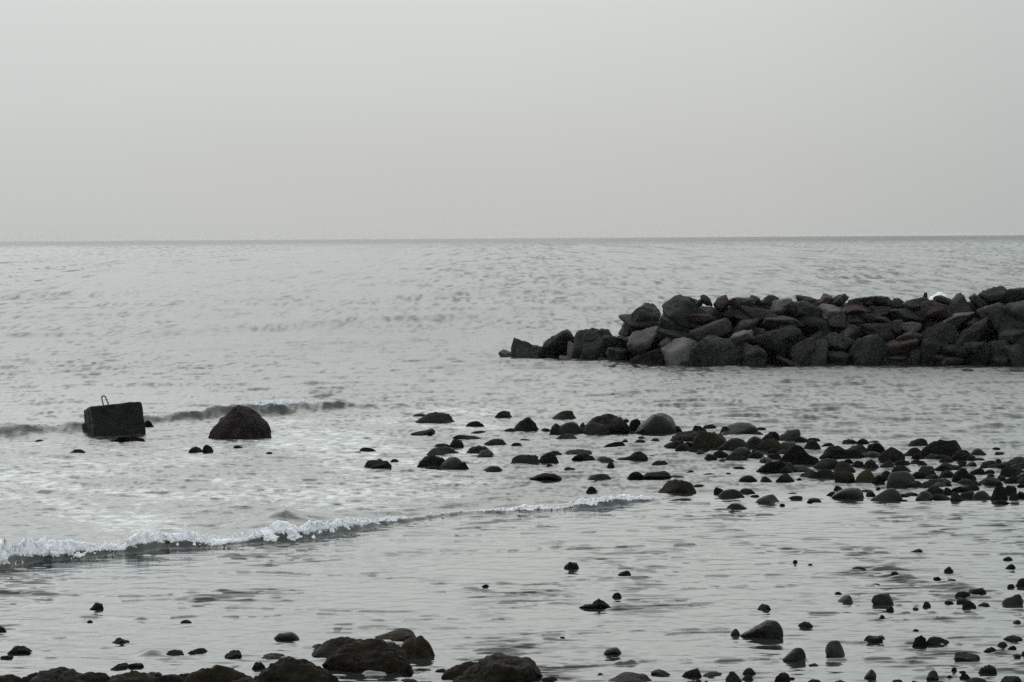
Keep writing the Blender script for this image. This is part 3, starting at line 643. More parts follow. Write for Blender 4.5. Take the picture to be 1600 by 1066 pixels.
A1(1030, 405, 1130, 510, 'pale', np_=6, soft=28, label='narrow pale slab leaning beside the lightest breakwater boulder', grow=1.0); A1(1040, 375, 1260, 450, 'green'); A1(1085, 195, 1350, 340, 'green'); A1(1135, 172, 1255, 230, 'dark'); A1(1280, 165, 1345, 215, 'dark'); A1(1240, 185, 1300, 225, 'dark', grow=1.0)
A1(1365, 165, 1435, 250, 'red', np_=7, soft=24, label='reddish pointed boulder sticking up from the breakwater crest'); A1(1205, 270, 1345, 350, 'red'); A1(1245, 420, 1490, 585, 'dark'); A1(1375, 505, 1530, 592, 'dark'); A1(1440, 385, 1590, 475, 'grey'); A1(1475, 310, 1610, 370, 'red')
A1(1060, 270, 1220, 385, 'dark'); A1(1240, 335, 1450, 430, 'dark'); A1(1430, 200, 1610, 310, 'dark'); A1(1530, 465, 1640, 592, 'green'); A1(1440, 178, 1500, 230, 'dark'); A1(1490, 178, 1560, 220, 'red')
A1(700, 566, 800, 584, 'grey', grow=1.0); A1(850, 566, 940, 588, 'grey', grow=1.0); A1(1150, 545, 1230, 588, 'dark', grow=1.0); A1(430, 520, 540, 545, 'grey', grow=1.0)
for a in ((0, 170, 65, 215, 'dark'), (45, 158, 105, 205, 'red'), (90, 160, 205, 205, 'dark'), (150, 180, 275, 245, 'grey'), (230, 185, 325, 255, 'red'), (325, 157, 415, 205, 'dark'), (445, 150, 525, 200, 'red'), (500, 158, 605, 210, 'dark'), (600, 170, 680, 220, 'dark'),
          (640, 168, 745, 225, 'red'), (730, 160, 855, 220, 'green'), (850, 175, 945, 225, 'green'), (915, 178, 1055, 245, 'dark'), (560, 210, 725, 265, 'red'), (0, 230, 145, 305, 'dark'), (60, 240, 190, 325, 'red'), (140, 280, 335, 370, 'grey'),
          (0, 305, 75, 365, 'dark'), (50, 345, 130, 430, 'red'), (330, 270, 510, 360, 'dark'), (0, 450, 125, 565, 'dark'), (370, 360, 500, 430, 'dark'), (480, 370, 625, 470, 'green'), (360, 420, 485, 548, 'green'), (330, 400, 425, 510, 'red'),
          (560, 330, 695, 400, 'red'), (680, 310, 865, 410, 'dark'), (690, 270, 845, 325, 'red'), (850, 240, 1070, 310, 'dark'), (1020, 215, 1205, 300, 'red'), (1200, 160, 1310, 290, 'dark'), (1345, 205, 1455, 300, 'grey'),
          (1060, 280, 1305, 350, 'grey'), (1030, 330, 1205, 440, 'dark'), (1200, 335, 1405, 440, 'dark'), (1480, 345, 1620, 440, 'green'), (790, 415, 985, 490, 'red'), (810, 500, 965, 552, 'dark'), (1005, 410, 1120, 540, 'dark'), (880, 360, 1010, 430, 'red'),
          (1150, 430, 1285, 515, 'dark'), (1280, 430, 1405, 548, 'green'), (1395, 420, 1530, 520, 'dark'), (1110, 160, 1205, 200, 'dark'), (1420, 210, 1620, 345, 'dark'), (470, 480, 610, 552, 'dark'), (955, 460, 1035, 540, 'dark'), (1500, 440, 1640, 550, 'dark'),
          (300, 200, 450, 290, 'dark'), (500, 260, 600, 330, 'dark'), (200, 320, 330, 400, 'dark'), (600, 250, 700, 320, 'dark'), (850, 300, 900, 380, 'dark'), (1290, 290, 1420, 360, 'dark'), (1300, 160, 1400, 220, 'dark'), (280, 430, 370, 545, 'dark'), (700, 225, 860, 280, 'dark'), (1090, 500, 1180, 550, 'dark'), (1420, 500, 1500, 552, 'dark')):
    A2(*a)
A2(440, 215, 570, 305, 'pale', np_=7, soft=24, label='pale angular boulder high on the breakwater face, lightest of its upper part')
A2(60, 330, 335, 510, 'dark', np_=8, soft=26, label='largest dark angular boulder in the middle of the breakwater face')
A2(600, 395, 800, 550, 'green', label='large rounded greenish boulder low in the breakwater face'); A2(865, 312, 1005, 365, 'grey', np_=6)
A2(1370, 118, 1515, 205, 'dark', label='dark peaked boulder, highest on the breakwater crest near the right edge'); A2(1505, 120, 1640, 200, 'dark')
A2(1120, 500, 1295, 560, 'red', grow=1.0, label='low reddish flat slab at the waterline in front of the breakwater'); A2(1225, 550, 1310, 588, 'grey', grow=1.0); A2(1515, 558, 1620, 592, 'dark', grow=1.0); A2(180, 520, 385, 568, 'red', grow=1.0, label='long low reddish slab awash at the foot of the breakwater')
rng = np.random.default_rng(5)
for i in range(34):   # beyond the right edge of the frame
    x = rng.uniform(1610, 1850); y = rng.uniform(498, 562)
    s_ = rng.uniform(26, 42); B(x - s_, y - s_ * .6, x + s_, y + s_ * .6, rng.choice(['dark', 'dark', 'red', 'green']), label='breakwater boulder beyond the right edge of the picture')

ORD = ['first', 'second', 'third', 'fourth', 'fifth', 'sixth', 'seventh', 'eighth', 'ninth', 'tenth', 'eleventh', 'twelfth', 'thirteenth', 'fourteenth', 'fifteenth', 'sixteenth', 'seventeenth', 'eighteenth', 'nineteenth', 'twentieth',
       'twenty-first', 'twenty-second', 'twenty-third', 'twenty-fourth', 'twenty-fifth', 'twenty-sixth', 'twenty-seventh', 'twenty-eighth', 'twenty-ninth', 'thirtieth'] + ['thirty-' + q for q in ('first', 'second', 'third', 'fourth', 'fifth', 'sixth', 'seventh', 'eighth', 'ninth')] + ['fortieth'] + ['forty-' + q for q in ('first', 'second', 'third', 'fourth', 'fifth', 'sixth', 'seventh', 'eighth', 'ninth')]
rows = {'waterline': [], 'lower': [], 'upper': [], 'crest': []}
for b in BW:
    b['row'] = 'waterline' if b['y'] > 543 else 'lower' if b['y'] > 515 else 'upper' if b['y'] > 485 else 'crest'
    rows[b['row']].append(b)
for r, lst in rows.items():
    lst.sort(key=lambda b: b['x'])
    for i, b in enumerate(lst):
        if not b['label']:
            a = b['h'] / b['w']
            shp = 'flattish' if a < .45 else 'angular' if a < .8 else 'upright'
            sz = 'large' if b['w'] > 48 else 'small' if b['w'] < 28 else 'medium'
            nth = ORD[min(i, len(ORD) - 1)] if i < len(ORD) else 'one beyond the frame, ' + str(i)
            b['label'] = f"{sz} {shp} {TINT[b['mat']]} boulder, {nth} from the tip in the breakwater's {r} row"
for k, b in enumerate(BW):
    p, foot = on_slope(b['x'], b['y'])
    if p.z < 0.0: p = at(b['x'], b['y'] + b['h'] * 0.3)
    m_px = (p - CAM).length / F
    W = b['w'] * m_px * b['grow']; Hh = b['h'] * m_px * b['grow']
    D = max(0.55 * W + 0.45 * Hh, 0.4) * 1.05
    prof = b['prof']
    rj = 0 if b['y'] > 540 else float(np.random.default_rng(k).uniform(-.25, .45))
    low = b['row'] == 'waterline'
    full = Hh
    if prof: full = Hh * 2
    v, f = rock(5000 + k, 4, W, D, full, nplanes=b['np'] or int(np.random.default_rng(k + 50).integers(10, 22)), soft=b['soft'] or 60, amp=0.09, freq=1.5, prof=prof, fine=0.085, grain_f=5, hr=(.5, .74))
    if prof: v[:, 2] -= (v[:, 2].max() - Hh / 2)
    if not prof:
        tl = math.radians(float(np.random.default_rng(k + 900).uniform(-26, 26)))
        v = np.stack([v[:, 0] * math.cos(tl) - v[:, 2] * math.sin(tl), v[:, 1], v[:, 0] * math.sin(tl) + v[:, 2] * math.cos(tl)], -1)
    if low and not prof:
        v[v[:, 2] < 0, 2] *= 1.8
    o = mesh_obj('breakwater_boulder', v, f, MAT['pale' if b['mat'] == 'pale' else 'armour' + ('' if b['mat'] == 'dark' else b['mat'])], (p.x, p.y + D * 0.12 + rj, p.z))
    tag(o, b['label'], 'boulder', 'boulders of the breakwater')
# narrow upright rock on the crest
p, _ = on_slope(1449, 470)
mp_ = p.y / F
v, f = rock(77, 3, 7 * mp_, 8 * mp_, 26 * mp_, nplanes=7, soft=20, amp=.1, lean=.25)
o = mesh_obj('pointed_rock', v, f, MAT['dark'], (p.x, p.y + .5, p.z - 0.0))
tag(o, 'thin dark pointed rock sticking up on the breakwater crest beside the white splash', 'rock')

# rubble core and the sheltered back of the mound
nx, ny = 220, 40
pxs = np.linspace(800, 2000, nx)
V = []
for px in pxs:
    ft = at(px, float(d0(px)))
    crest = float(np.interp(px, [800, 870, 950, 1010, 1080, 1200, 1450, 1600, 2000], [0.12, .45, .75, 1.6, 2.35, 2.5, 2.45, 2.7, 2.8]))
    for j in range(ny):
        t = j / (ny - 1)
        yy = 0.75 + t * 9.5
        front = (yy - 0.75) * SL
        back = (9.9 - yy) * 0.62
        z = min(front, back, crest) - 0.25
        V.append((ft.x * (ft.y + yy) / ft.y, ft.y + yy, z))
V = np.array(V)
V[:, 2] += (fbm2(V[:, 0] * 1.3, V[:, 1] * 1.3, 4, 4) - .5) * 0.6
Fc = [(i * ny + j, (i + 1) * ny + j, (i + 1) * ny + j + 1, i * ny + j + 1) for i in range(nx - 1) for j in range(ny - 1)]
o = mesh_obj('rubble', V, Fc, MAT['dark'])
tag(o, 'dark broken rubble filling the gaps between the breakwater boulders', 'rubble', kind='stuff')

# ------------------------------------------------------------------ sea surface
def fgrid():
    ys = []
    y = 24.0
    while y < 14000:
        ys.append(y)
        y += max(0.022, y * y / (H * F * 0.64) * (0.38 if y < 46 else 0.42))
    ys = np.array(ys)
    u = np.concatenate([np.linspace(-1.1, -0.235, 70, endpoint=False), np.linspace(-0.235, 0.235, 1480), np.linspace(0.235, 1.1, 71)[1:]])
    return ys, u
ys, us = fgrid()
NY, NX = len(ys), len(us)
Y, U = np.meshgrid(ys, us, indexing='ij')
jit = np.random.default_rng(1).uniform(-0.25, 0.25, size=(NY, 1))
dy_row = np.gradient(ys)[:, None]
Y = Y + jit * dy_row
X = U * Y
rng = np.random.default_rng(11)

# image-plane independent zones, in metres
def yb1(x): return np.interp(x, P1[0], P1[1])
def yb2(x): return np.interp(x, P2[0], P2[1])
behind1 = Y - yb1(X)                       # >0 on the sea side of the small breaker
surf = sstep(-0.3, 1.2, behind1)           # 0 in the calm shallows, 1 in the surf and beyond
lee = sstep(2.0, 7.0, X - (Y - 50) * 0.10) * sstep(39, 48, Y) * (1 - sstep(96, 106, Y))   # water sheltered by the breakwater
calm = np.where(surf < 0.5, 1.0, 1.0)
ampz = 0.26 + 0.74 * surf
ampz *= 1 - 0.45 * lee
patch = fbm2(X * 0.16, Y * 0.10, 3, 3)
gust = 0.7 + 0.6 * sstep(0.3, 0.7, patch)
Hh = np.zeros_like(X); DX = np.zeros_like(X); DY = np.zeros_like(X)
def wave(lam, ang, a, amp, q=0.6, ph=None):
    global Hh, DX, DY
    k = 2 * math.pi / lam
    kx, ky = k * math.sin(ang), k * math.cos(ang)
    ph = rng.uniform(0, 6.283) if ph is None else ph
    th = kx * X + ky * Y + ph
    s, c = np.sin(th), np.cos(th)
    A = a * amp * (1 - sstep(.18, .42, dy_row / lam))
    Hh += A * s
    DX += q * A * c * math.sin(ang); DY += q * A * c * math.cos(ang)
fade_far = 1.0
near = 1 - sstep(70, 160, Y)
nearsurf = sstep(-0.3, 1.5, behind1)
bayz = sstep(.5, 3, behind1) * (1 - sstep(-2.0, 2.0, Y - yb2(X))) * (1 - sstep(-1.0, 5.0, X))
for i in range(24):     # short wind ripples
    lam = 0.16 * (1.15 ** (i % 12)) * rng.uniform(.9, 1.1)
    wave(lam, rng.normal(0, 0.5), 0.0034 * lam, (0.5 + .9 * nearsurf) * gust * (1 - sstep(60, 90, Y)))
for i in range(22):
    lam = rng.uniform(0.6, 2.2)
    wave(lam, rng.normal(0, 0.42), 0.0048 * lam, nearsurf * gust * (1 - .65 * bayz) * (1 - 0.35 * sstep(300, 900, Y)))
for i in range(14):
    lam = rng.uniform(2.5, 9)
    wave(lam, rng.normal(0, 0.3), 0.0013 * lam, sstep(50, 95, Y) * (1 - .5 * lee))
for i in range(6):
    lam = rng.uniform(14, 36)
    wave(lam, rng.normal(-0.05, 0.12), 0.0013 * lam, sstep(75, 150, Y))
# clusters of steeper ripples over hidden stones in the shallows
rm = fbm2(X * 0.55, Y * 0.42, 21, 3)
rmask = sstep(0.53, 0.68, rm) * (1 - surf)
bx = np.zeros_like(X)
for s in ST:
    if 'pos' not in s: continue
    cx, cy, w_, d_ = s['pos']
    if s['y'] > 800:
        q = ((X - cx) / (w_ * 1.2 + .2)) ** 2 + ((Y - cy + .15) / (w_ * 1.1 + .3)) ** 2
        bx = np.maximum(bx, np.exp(-q))
    else:
        q = ((X - cx) / (w_ * 1.1 + .15)) ** 2 + ((Y - cy + .2) / (w_ * 1.4 + .5)) ** 2
        bx = np.maximum(bx, 0.6 * np.exp(-q))
ripm = np.clip(0.8 * rmask + 0.5 * bx, 0, 1.1)
fine_m = 0.25 + 1.3 * sstep(.45, .7, fbm2(X * 1.1, Y * 2.6, 31, 2))
Rr = np.zeros_like(X); nn_ = 26
for i in range(nn_):
    lam = 0.11 + 0.14 * rng.uniform() ** 1.2
    an = rng.normal(0.05, 0.20); kk = 2 * math.pi / lam
    Rr += np.sin(kk * math.sin(an) * X + kk * math.cos(an) * Y + rng.uniform(0, 6.283)) * (1 - sstep(.3, .6, dy_row / lam)) * (lam / .2)
Rr /= math.sqrt(nn_ / 2)
Hh += 0.014 * ripm * fine_m * np.clip(Rr - .25, 0, 2) * (1 - sstep(60, 80, Y))
del Rr
# long thin crest lines wandering through the calm water
def lines(cell, seed, w, amp, mask):
    global Hh
    yy = Y / cell + 1.3 * fbm2(X * .23, Y * .05, seed, 3) + .22 * fbm2(X * 1.1, Y * .3, seed + 5, 2)
    n = np.floor(yy); fr = yy - n
    t = (fr - .5) * cell
    on = sstep(.60, .74, vn2(X * .50 + n * 17.7, n * 3.3, seed + 9))
    Hh += amp * on * mask * np.where(t < 0, np.exp(-(t / w) ** 2), np.exp(-(t / (2.2 * w)) ** 2))
brk = .15 + 1.1 * sstep(.4, .62, fbm2(X * 4.5, Y * 1.5, 171, 2))
lines(0.8, 101, .034, .017, (1 - surf) * brk)
lines(1.3, 131, .040, .020, (1 - surf) * brk)
lines(2.3, 141, .05, .024, (1 - surf) * brk)
lines(3.2, 161, .14, .025, nearsurf * (1 - sstep(75, 95, Y)))
NEAR = np.zeros_like(X)
rs_ = np.where(ys < 60)[0][-1] + 1
Xn, Yn = X[:rs_], Y[:rs_]
dash = sstep(.60, .80, vn2(Xn / .30 + .6 * vn2(Xn / .3, Yn / .2, 301), Yn / .13 + 1.2 * vn2(Xn / .8, Yn / .4, 302), 303)) * .75 + sstep(.62, .85, vn2(Xn / .55, Yn / .21 + .8 * vn2(Xn / .7, Yn / .5, 305), 304)) * .6
dash = dash + .55 * sstep(.80, .90, vn2(Xn / .15 + 9, Yn / .10 + .7 * vn2(Xn / .5, Yn / .3, 308), 307))
NEAR[:rs_] = (1 - surf[:rs_]) * dash * (.015 + .17 * sstep(.40, .60, rm[:rs_]) + .30 * np.clip(ripm[:rs_], 0, 1)) * (.4 + 1.0 * sstep(.35, .65, fbm2(Xn * .8, Yn * .35, 306, 2)))
# texture of the wind sea: octaves of world-fixed noise, each where it is large enough to see
RIP = np.zeros_like(X)
lrow = np.log2(np.maximum(dy_row, .03) * 2.9)
for k in range(0, 12):
    lam = 0.25 * 2 ** k
    wgt = np.clip(1 - np.abs(np.log2(lam) - lrow) / 1.15, 0, 1)
    if k == 11: wgt = np.maximum(wgt, (lrow > np.log2(lam)) * 1.0)
    rowsel = np.where(wgt[:, 0] > 0)[0]
    if not len(rowsel): continue
    r0, r1 = rowsel[0], rowsel[-1] + 1
    Dk = math.sqrt(lam / 2.9 * H * F * .64 / .42)
    lx = 3.8 * Dk / 2560
    Xs, Ys = X[r0:r1], Y[r0:r1]
    nz = 0.62 * rowns(Xs / lx, Ys / (lam * .62), 200 + k) + 0.38 * rowns(Xs / (lx * 2.6), Ys / (lam * 1.3), 230 + k)
    RIP[r0:r1] += wgt[r0:r1] * (np.maximum(nz - .33, 0) / .25)
gust2 = 0.85 + .4 * sstep(.3, .72, fbm2(X / (4 + Y * .06), Y / (8 + Y * .12), 71, 3))
RIP *= (.14 + .045 * sstep(85, 240, Y)) * gust2 * sstep(-.2, 2.5, behind1) * (.85 + .2 * sstep(44, 55, Y) * (1 - sstep(100, 140, Y)))
def crestmod(x): return .50 + .75 * sstep(.25, .75, fbm2(x * 1.1, x * 0 + 7, 95, 3))
def profile(P, X, Y, front_w, back_w, top, col_h=2):
    yp = np.interp(X, P[0], P[1]); a = np.interp(X, P[0], P[2][:, col_h])
    wob = (fbm2(X * 2.2, X * 0 + 3, 41, 3) - .5) * 0.35 + (fbm2(X * 0.7, X * 0 + 9, 43, 2) - .5) * .5
    t = Y - (yp + front_w + wob * .6)
    g = np.where(t < 0, np.exp(-(t / front_w) ** 2 * 2.2), np.exp(-(t / back_w) ** 2))
    lump = (0.75 + 0.5 * fbm2(X * 1.6, Y * .6, 45, 3)) * (crestmod(X) if P is P1 else .74 + .24 * crestmod(X))
    return top * a * g * lump, t, a
w1, t1, a1 = profile(P1, X, Y, 0.20, 0.85, 0.155)
w2, t2, a2 = profile(P2, X, Y, 0.80, 1.9, 0.38)
Hh += w1 + w2
# churn on the face of the outer wave and behind both
for i in range(14):
    lam = rng.uniform(0.4, 1.3)
    wave(lam, rng.normal(0, 0.6), 0.014 * lam, np.clip(w2 / 0.25, 0, 1) * .55 + np.clip(a1 * np.exp(-((t1 - .8) / 1.1) ** 2), 0, 1) * .6)
# separate humps of water
def hump(px, py, wx, hy, a):
    global Hh
    c = at(px, py)
    t = Y - c.y
    g = np.exp(-((X - c.x) / wx) ** 2) * np.where(t < 0, np.exp(-(t / (hy * .4)) ** 2), np.exp(-(t / hy) ** 2))
    Hh += a * g * (0.7 + .6 * fbm2(X * 3, Y * 2, 77, 2))
hump(440, 816, 0.42, 1.2, 0.17); hump(398, 822, 0.5, 1.0, 0.07)
hump(1522, 669, 0.30, 1.2, 0.12); hump(1556, 668, 0.45, 1.2, 0.09)
hump(238, 1024, 0.16, 0.35, 0.07)
# the dark swell lines far out
for (pts, a, wy) in (([(180, 528), (300, 517), (430, 512), (560, 507), (700, 503), (800, 500), (900, 498)], .30, 5.0), ([(-200, 545), (0, 530), (140, 522), (300, 520)], .3, 5.0), ([(560, 470), (760, 462), (950, 458)], .5, 9.0), ([(900, 520), (1000, 505), (900, 500)], 0, 5), ([(-100, 470), (100, 462), (300, 460)], .4, 9.0), ([(0, 605), (120, 604), (300, 602), (500, 600)], .12, 2.2), ([(600, 588), (760, 584), (960, 590)], .10, 2.2)):
    w = [at(*q) for q in pts]
    xs_ = np.array([q.x for q in w]); y_ = np.array([q.y for q in w])
    if a == 0: continue
    yp = np.interp(X, xs_, y_); t = Y - yp
    e = sstep(xs_[0] - 3, xs_[0] + (xs_[-1] - xs_[0]) * .35, X) * (1 - sstep(xs_[0] + (xs_[-1] - xs_[0]) * .65, xs_[-1] + 3, X))
    Hh += a * e * np.where(t < 0, np.exp(-(t / (wy * .55)) ** 2), np.exp(-(t / (wy * 1.3)) ** 2))

X2 = X + DX; Y2 = Y + DY
RIP = RIP + (.31 - RIP) * sstep(150, 3200, Y) * sstep(0, 1, behind1)
RIP = RIP * (1 - .15 * lee) + .02 * lee + .66 * NEAR
foam = np.zeros_like(X)
f1 = np.interp(X, P1[0], P1[2][:, 3]); f2 = np.interp(X, P2[0], P2[2][:, 3])
foam = np.maximum(foam, f1 * np.where(t1 < -.02, np.exp(-((t1 + .02) / .07) ** 2), np.exp(-(t1 / 1.5) ** 2)) * .70)
foam = np.maximum(foam, f1 * np.where(t1 < 0, 0, np.exp(-(t1 / 3.2) ** 2)) * .34)
foam = np.maximum(foam, f2 * np.where(t2 < -.05, np.exp(-((t2 + .05) / .35) ** 2), np.exp(-(t2 / 1.2) ** 2)) * .62)
# drifting foam between the two waves, its white also painting in sun glitter
bay = sstep(.5, 3, behind1) * (1 - sstep(-2.0, 2.0, Y - yb2(X))) * (1 - sstep(-1.0, 3.0, X)) 
foam = np.maximum(foam, bay * (.29 + .17 * sstep(.3, .75, fbm2(X * .45 + .2 * Y, Y * .40, 51, 3))))
foam = np.maximum(foam, .30 * np.clip(bx, 0, 1) * sstep(0, 2, behind1) * (1 - .6 * sstep(8, 14, X)))
# white water at the foot of the breakwater
for i, px in enumerate(range(800, 1600, 8)):
    pass
sl = np.interp(X, [at(px, float(d0(px))).x for px in range(780, 2000, 20)], [at(px, float(d0(px))).y for px in range(780, 2000, 20)])
foam = np.maximum(foam, .36 * np.exp(-((Y - sl + .2) / 1.2) ** 2) * sstep(-.5, 1, X) * sstep(.3, .6, fbm2(X * .5, Y * .2, 61, 2)))
chop = 0.007 + 0.020 * surf * gust + .03 * sstep(70, 150, Y)

verts = np.stack([X2, Y2, Hh], -1).reshape(-1, 3)
idx = np.arange(NY * NX).reshape(NY, NX)
Fq = np.stack([idx[:-1, :-1], idx[:-1, 1:], idx[1:, 1:], idx[1:, :-1]], -1).reshape(-1, 4)
sea = mesh_obj('sea_water', verts, Fq, MAT['water'])
tag(sea, kind='structure')
for nme, arr in (('foam', foam), ('chop', chop), ('rough', .05 + .06 * surf + .12 * sstep(45, 110, Y) + .06 * lee), ('ripple', RIP)):
    at_a = sea.data.attributes.new(nme, 'FLOAT', 'POINT')
    at_a.data.foreach_set('value', np.clip(arr, 0, 1.2 if nme != 'ripple' else 1e6).astype(np.float32).ravel())

# ------------------------------------------------------------------ foam rolls (real lumpy foam on the crests)
def foam_roll(name, P, front_w, top, label, ds, nsec, rad, col=3, zoff=0.0, seed=0, thresh=0.2):
    xs = np.arange(max(P[0].min(), -13), min(P[0].max(), 14), ds)
    n = len(xs)
    yp = np.interp(xs, P[0], P[1]); a = np.interp(xs, P[0], P[2][:, 2]); fm = np.interp(xs, P[0], P[2][:, col])
    wob = (fbm2(xs * 2.2, xs * 0 + 3, 41, 3) - .5) * 0.35 + (fbm2(xs * 0.7, xs * 0 + 9, 43, 2) - .5) * .5
    cy = yp + front_w + wob * .6
    lump = (0.75 + 0.5 * fbm2(xs * 1.6, cy * .6, 45, 3)) * (crestmod(xs) if P is P1 else .74 + .24 * crestmod(xs))
    z0 = top * a * lump
    rad = rad * .85
    ph = np.linspace(-0.25 * math.pi, 1.12 * math.pi, nsec)       # from the front lip over the top to the back
    C, S_ = np.cos(ph), np.sin(ph)
    T = np.where(C > 0, -C * rad * .75, -C * rad * 2.6)            # across: short front, long back
    Z = S_ * rad
    A = (fm ** .7 * (.62 + .85 * sstep(.25, .75, fbm2(xs * 1.1, xs * 0 + 7, 95, 3))))[:, None]
    XX = np.repeat(xs[:, None], nsec, 1)
    YY = cy[:, None] + T[None, :] * A
    ZZ = z0[:, None] * np.where(C > 0, .34, .9 - .45 * (-C)**2)[None, :] + Z[None, :] * A - .02
    q = np.stack([XX * 1.0, YY * 1.0, ZZ * 1.3], -1).reshape(-1, 3)
    big = np.abs(fbm3(q * 3.3 + seed, 5, 2) - .5) * 2
    mid = np.abs(fbm3(q * 9.0 + seed, 7, 2) - .5) * 2
    sm = fbm3(q * 42.0 + seed, 9, 2) - .5
    dsp = (0.13 * (big - .3) + 0.07 * (.45 - mid) + 0.036 * sm).reshape(n, nsec) * A * (rad / .11)
    nyv = -C * 1.0; nzv = np.maximum(S_, -.2)
    YY = YY + dsp * nyv[None, :] * 1.2; ZZ = ZZ + dsp * (nzv + .25)[None, :]
    XX = XX + (fbm3(q * 12 + 3, 15, 2).reshape(n, nsec) - .5) * .06 * A
    V = np.stack([XX, YY, ZZ], -1).reshape(-1, 3)
    keepc = fm > thresh * (0.6 + .8 * fbm2(xs * 2.5, xs * 0, 91, 2))
    I = np.arange(n * nsec).reshape(n, nsec)
    ok = keepc[:-1] & keepc[1:]
    Fq = np.stack([I[:-1, :-1], I[1:, :-1], I[1:, 1:], I[:-1, 1:]], -1)[ok].reshape(-1, 4)
    # froth: small irregular clots thrown along the lip and the back
    rg = np.random.default_rng(seed + 3)
    dv, df = ico(1)
    cl = []; cf = []; base = len(V)
    m_ = int(len(xs) * ds * 300)
    for i in range(m_):
        x = rg.uniform(xs[0], xs[-1])
        f_ = np.interp(x, P[0], P[2][:, col])
        if rg.uniform() > f_ * 1.1: continue
        c0 = np.interp(x, xs, cy); z_ = np.interp(x, xs, z0)
        t = rg.choice([-1, 1], p=[.35, .65])
        r0 = 0.005 + 0.016 * rg.uniform() ** 3
        if t < 0:
            yy = c0 - rad * f_ * rg.uniform(.2, 1.1); zz = z_ * rg.uniform(.45, 1.0) + rg.uniform(-.02, .05)
        else:
            yy = c0 + rad * f_ * rg.uniform(-.2, 2.2); zz = z_ * .9 + rad * f_ * rg.uniform(.5, 1.45) - .35 * max(yy - c0 - .1, 0)
        sc = r0 * rg.uniform(.6, 1.5, 3)
        pts = dv * sc * rg.uniform(.75, 1.25, (len(dv), 1))
        cl.append(pts + np.array([x, yy, zz])); cf.append(df + base); base += len(dv)
    tri = np.concatenate([Fq[:, [0, 1, 2]], Fq[:, [0, 2, 3]]] + cf)
    V = np.concatenate([V] + cl)
    o = mesh_obj(name, V, tri, MAT['foam'])
    tag(o, label, 'foam', kind='stuff')
foam_roll('breaker_foam', P1, 0.20, 0.155, 'white tumbling foam along the crest of the small near breaker', 0.010, 48, 0.115, seed=1)
foam_roll('wave_foam', P2, 0.80, 0.38, 'thin white foam on the crest of the outer wave beside the reddish boulder', 0.02, 26, 0.10, seed=9, thresh=.45)

# white splash behind the breakwater crest
cs = at_depth(1470, 463, 118)
rg = np.random.default_rng(8)
dv, df = ico(2); cl = []; cf = []; base = 0
k = 118 / F
for i in range(420):
    u = rg.normal(0, .55); hgt = max(0.15, 1 - (u + .15) ** 2 * .9)
    u = np.clip(u, -1, 1.1)
    r0 = (0.05 + .13 * rg.uniform() ** 1.6)
    p = np.array([cs.x + u * 17 * k, cs.y + rg.uniform(-.6, .6), cs.z - 26 * k + rg.uniform(0, 1) ** .7 * hgt * 27 * k])
    pts = dv * (r0 * rg.uniform(.7, 1.4, 3)) * (1 + .35 * (fbm3(dv * 3 + i, 2, 2) - .5))[:, None]
    cl.append(pts + p); cf.append(df + base); base += len(dv)
o = mesh_obj('wave_splash', np.concatenate(cl), np.concatenate(cf), MAT['foam'])
tag(o, 'white burst of surf thrown up behind the breakwater crest', 'splash')

# ------------------------------------------------------------------ sea bed
bxs = np.linspace(-45, 45, 160); bys = np.linspace(6, 140, 200)
BX, BY = np.meshgrid(bxs, bys, indexing='ij')
BZ = np.where(BY < 26, (26 - BY) * 0.07 - .12, -.12 - (BY - 26) * .03) + (fbm2(BX * 1.2, BY * 1.2, 6, 3) - .5) * .14 - .05
I = np.arange(BX.size).reshape(BX.shape)
o = mesh_obj('beach_ground', np.stack([BX, BY, BZ], -1).reshape(-1, 3), np.stack([I[:-1, :-1], I[1:, :-1], I[1:, 1:], I[:-1, 1:]], -1).reshape(-1, 4), MAT['shingle'])
tag(o, kind='structure')

# ------------------------------------------------------------------ sky and sun
SUN_EL, SUN_AZ = math.radians(42), math.radians(-32)
world = bpy.data.worlds.new('World'); scene.world = world; world.use_nodes = True
nt = world.node_tree; nodes = nt.nodes; L = nt.links; nodes.clear()
wo = N(nodes, 'ShaderNodeOutputWorld'); bg = N(nodes, 'ShaderNodeBackground'); L.new(bg.outputs[0], wo.inputs[0])
sky = N(nodes, 'ShaderNodeTexSky'); sky.sky_type = 'NISHITA'; sky.sun_disc = False
sky.sun_elevation = SUN_EL; sky.sun_rotation = SUN_AZ % (2 * math.pi); sky.dust_density = 6.0; sky.air_density = 1.0
hs = N(nodes, 'ShaderNodeHueSaturation'); hs.inputs['Saturation'].default_value = 0.12; L.new(sky.outputs[0], hs.inputs['Color'])
tc = N(nodes, 'ShaderNodeTexCoord'); sp = N(nodes, 'ShaderNodeSeparateXYZ')
nv = N(nodes, 'ShaderNodeVectorMath', operation='NORMALIZE'); L.new(tc.outputs['Generated'], nv.inputs[0]); L.new(nv.outputs[0], sp.inputs[0])
# overcast veil: brightness by elevation
cr = N(nodes, 'ShaderNodeValToRGB')
mr = N(nodes, 'ShaderNodeMapRange'); mr.inputs[1].default_value = 0.0; mr.inputs[2].default_value = 1.0; L.new(sp.outputs[2], mr.inputs[0])
L.new(mr.outputs[0], cr.inputs[0])
e = cr.color_ramp.elements
e[0].position = 0.0; e[0].color = (.55, .555, .545, 1)
e[1].position = 1.0; e[1].color = (.85, .87, .88, 1)
for pos, c in ((0.03, (.585, .59, .575)), (0.06, (.62, .635, .62)), (0.09, (.655, .675, .66)), (0.16, (1.13, 1.175, 1.155)), (0.34, (1.42, 1.48, 1.46))):
    q = e.new(pos); q.color = (*c, 1)
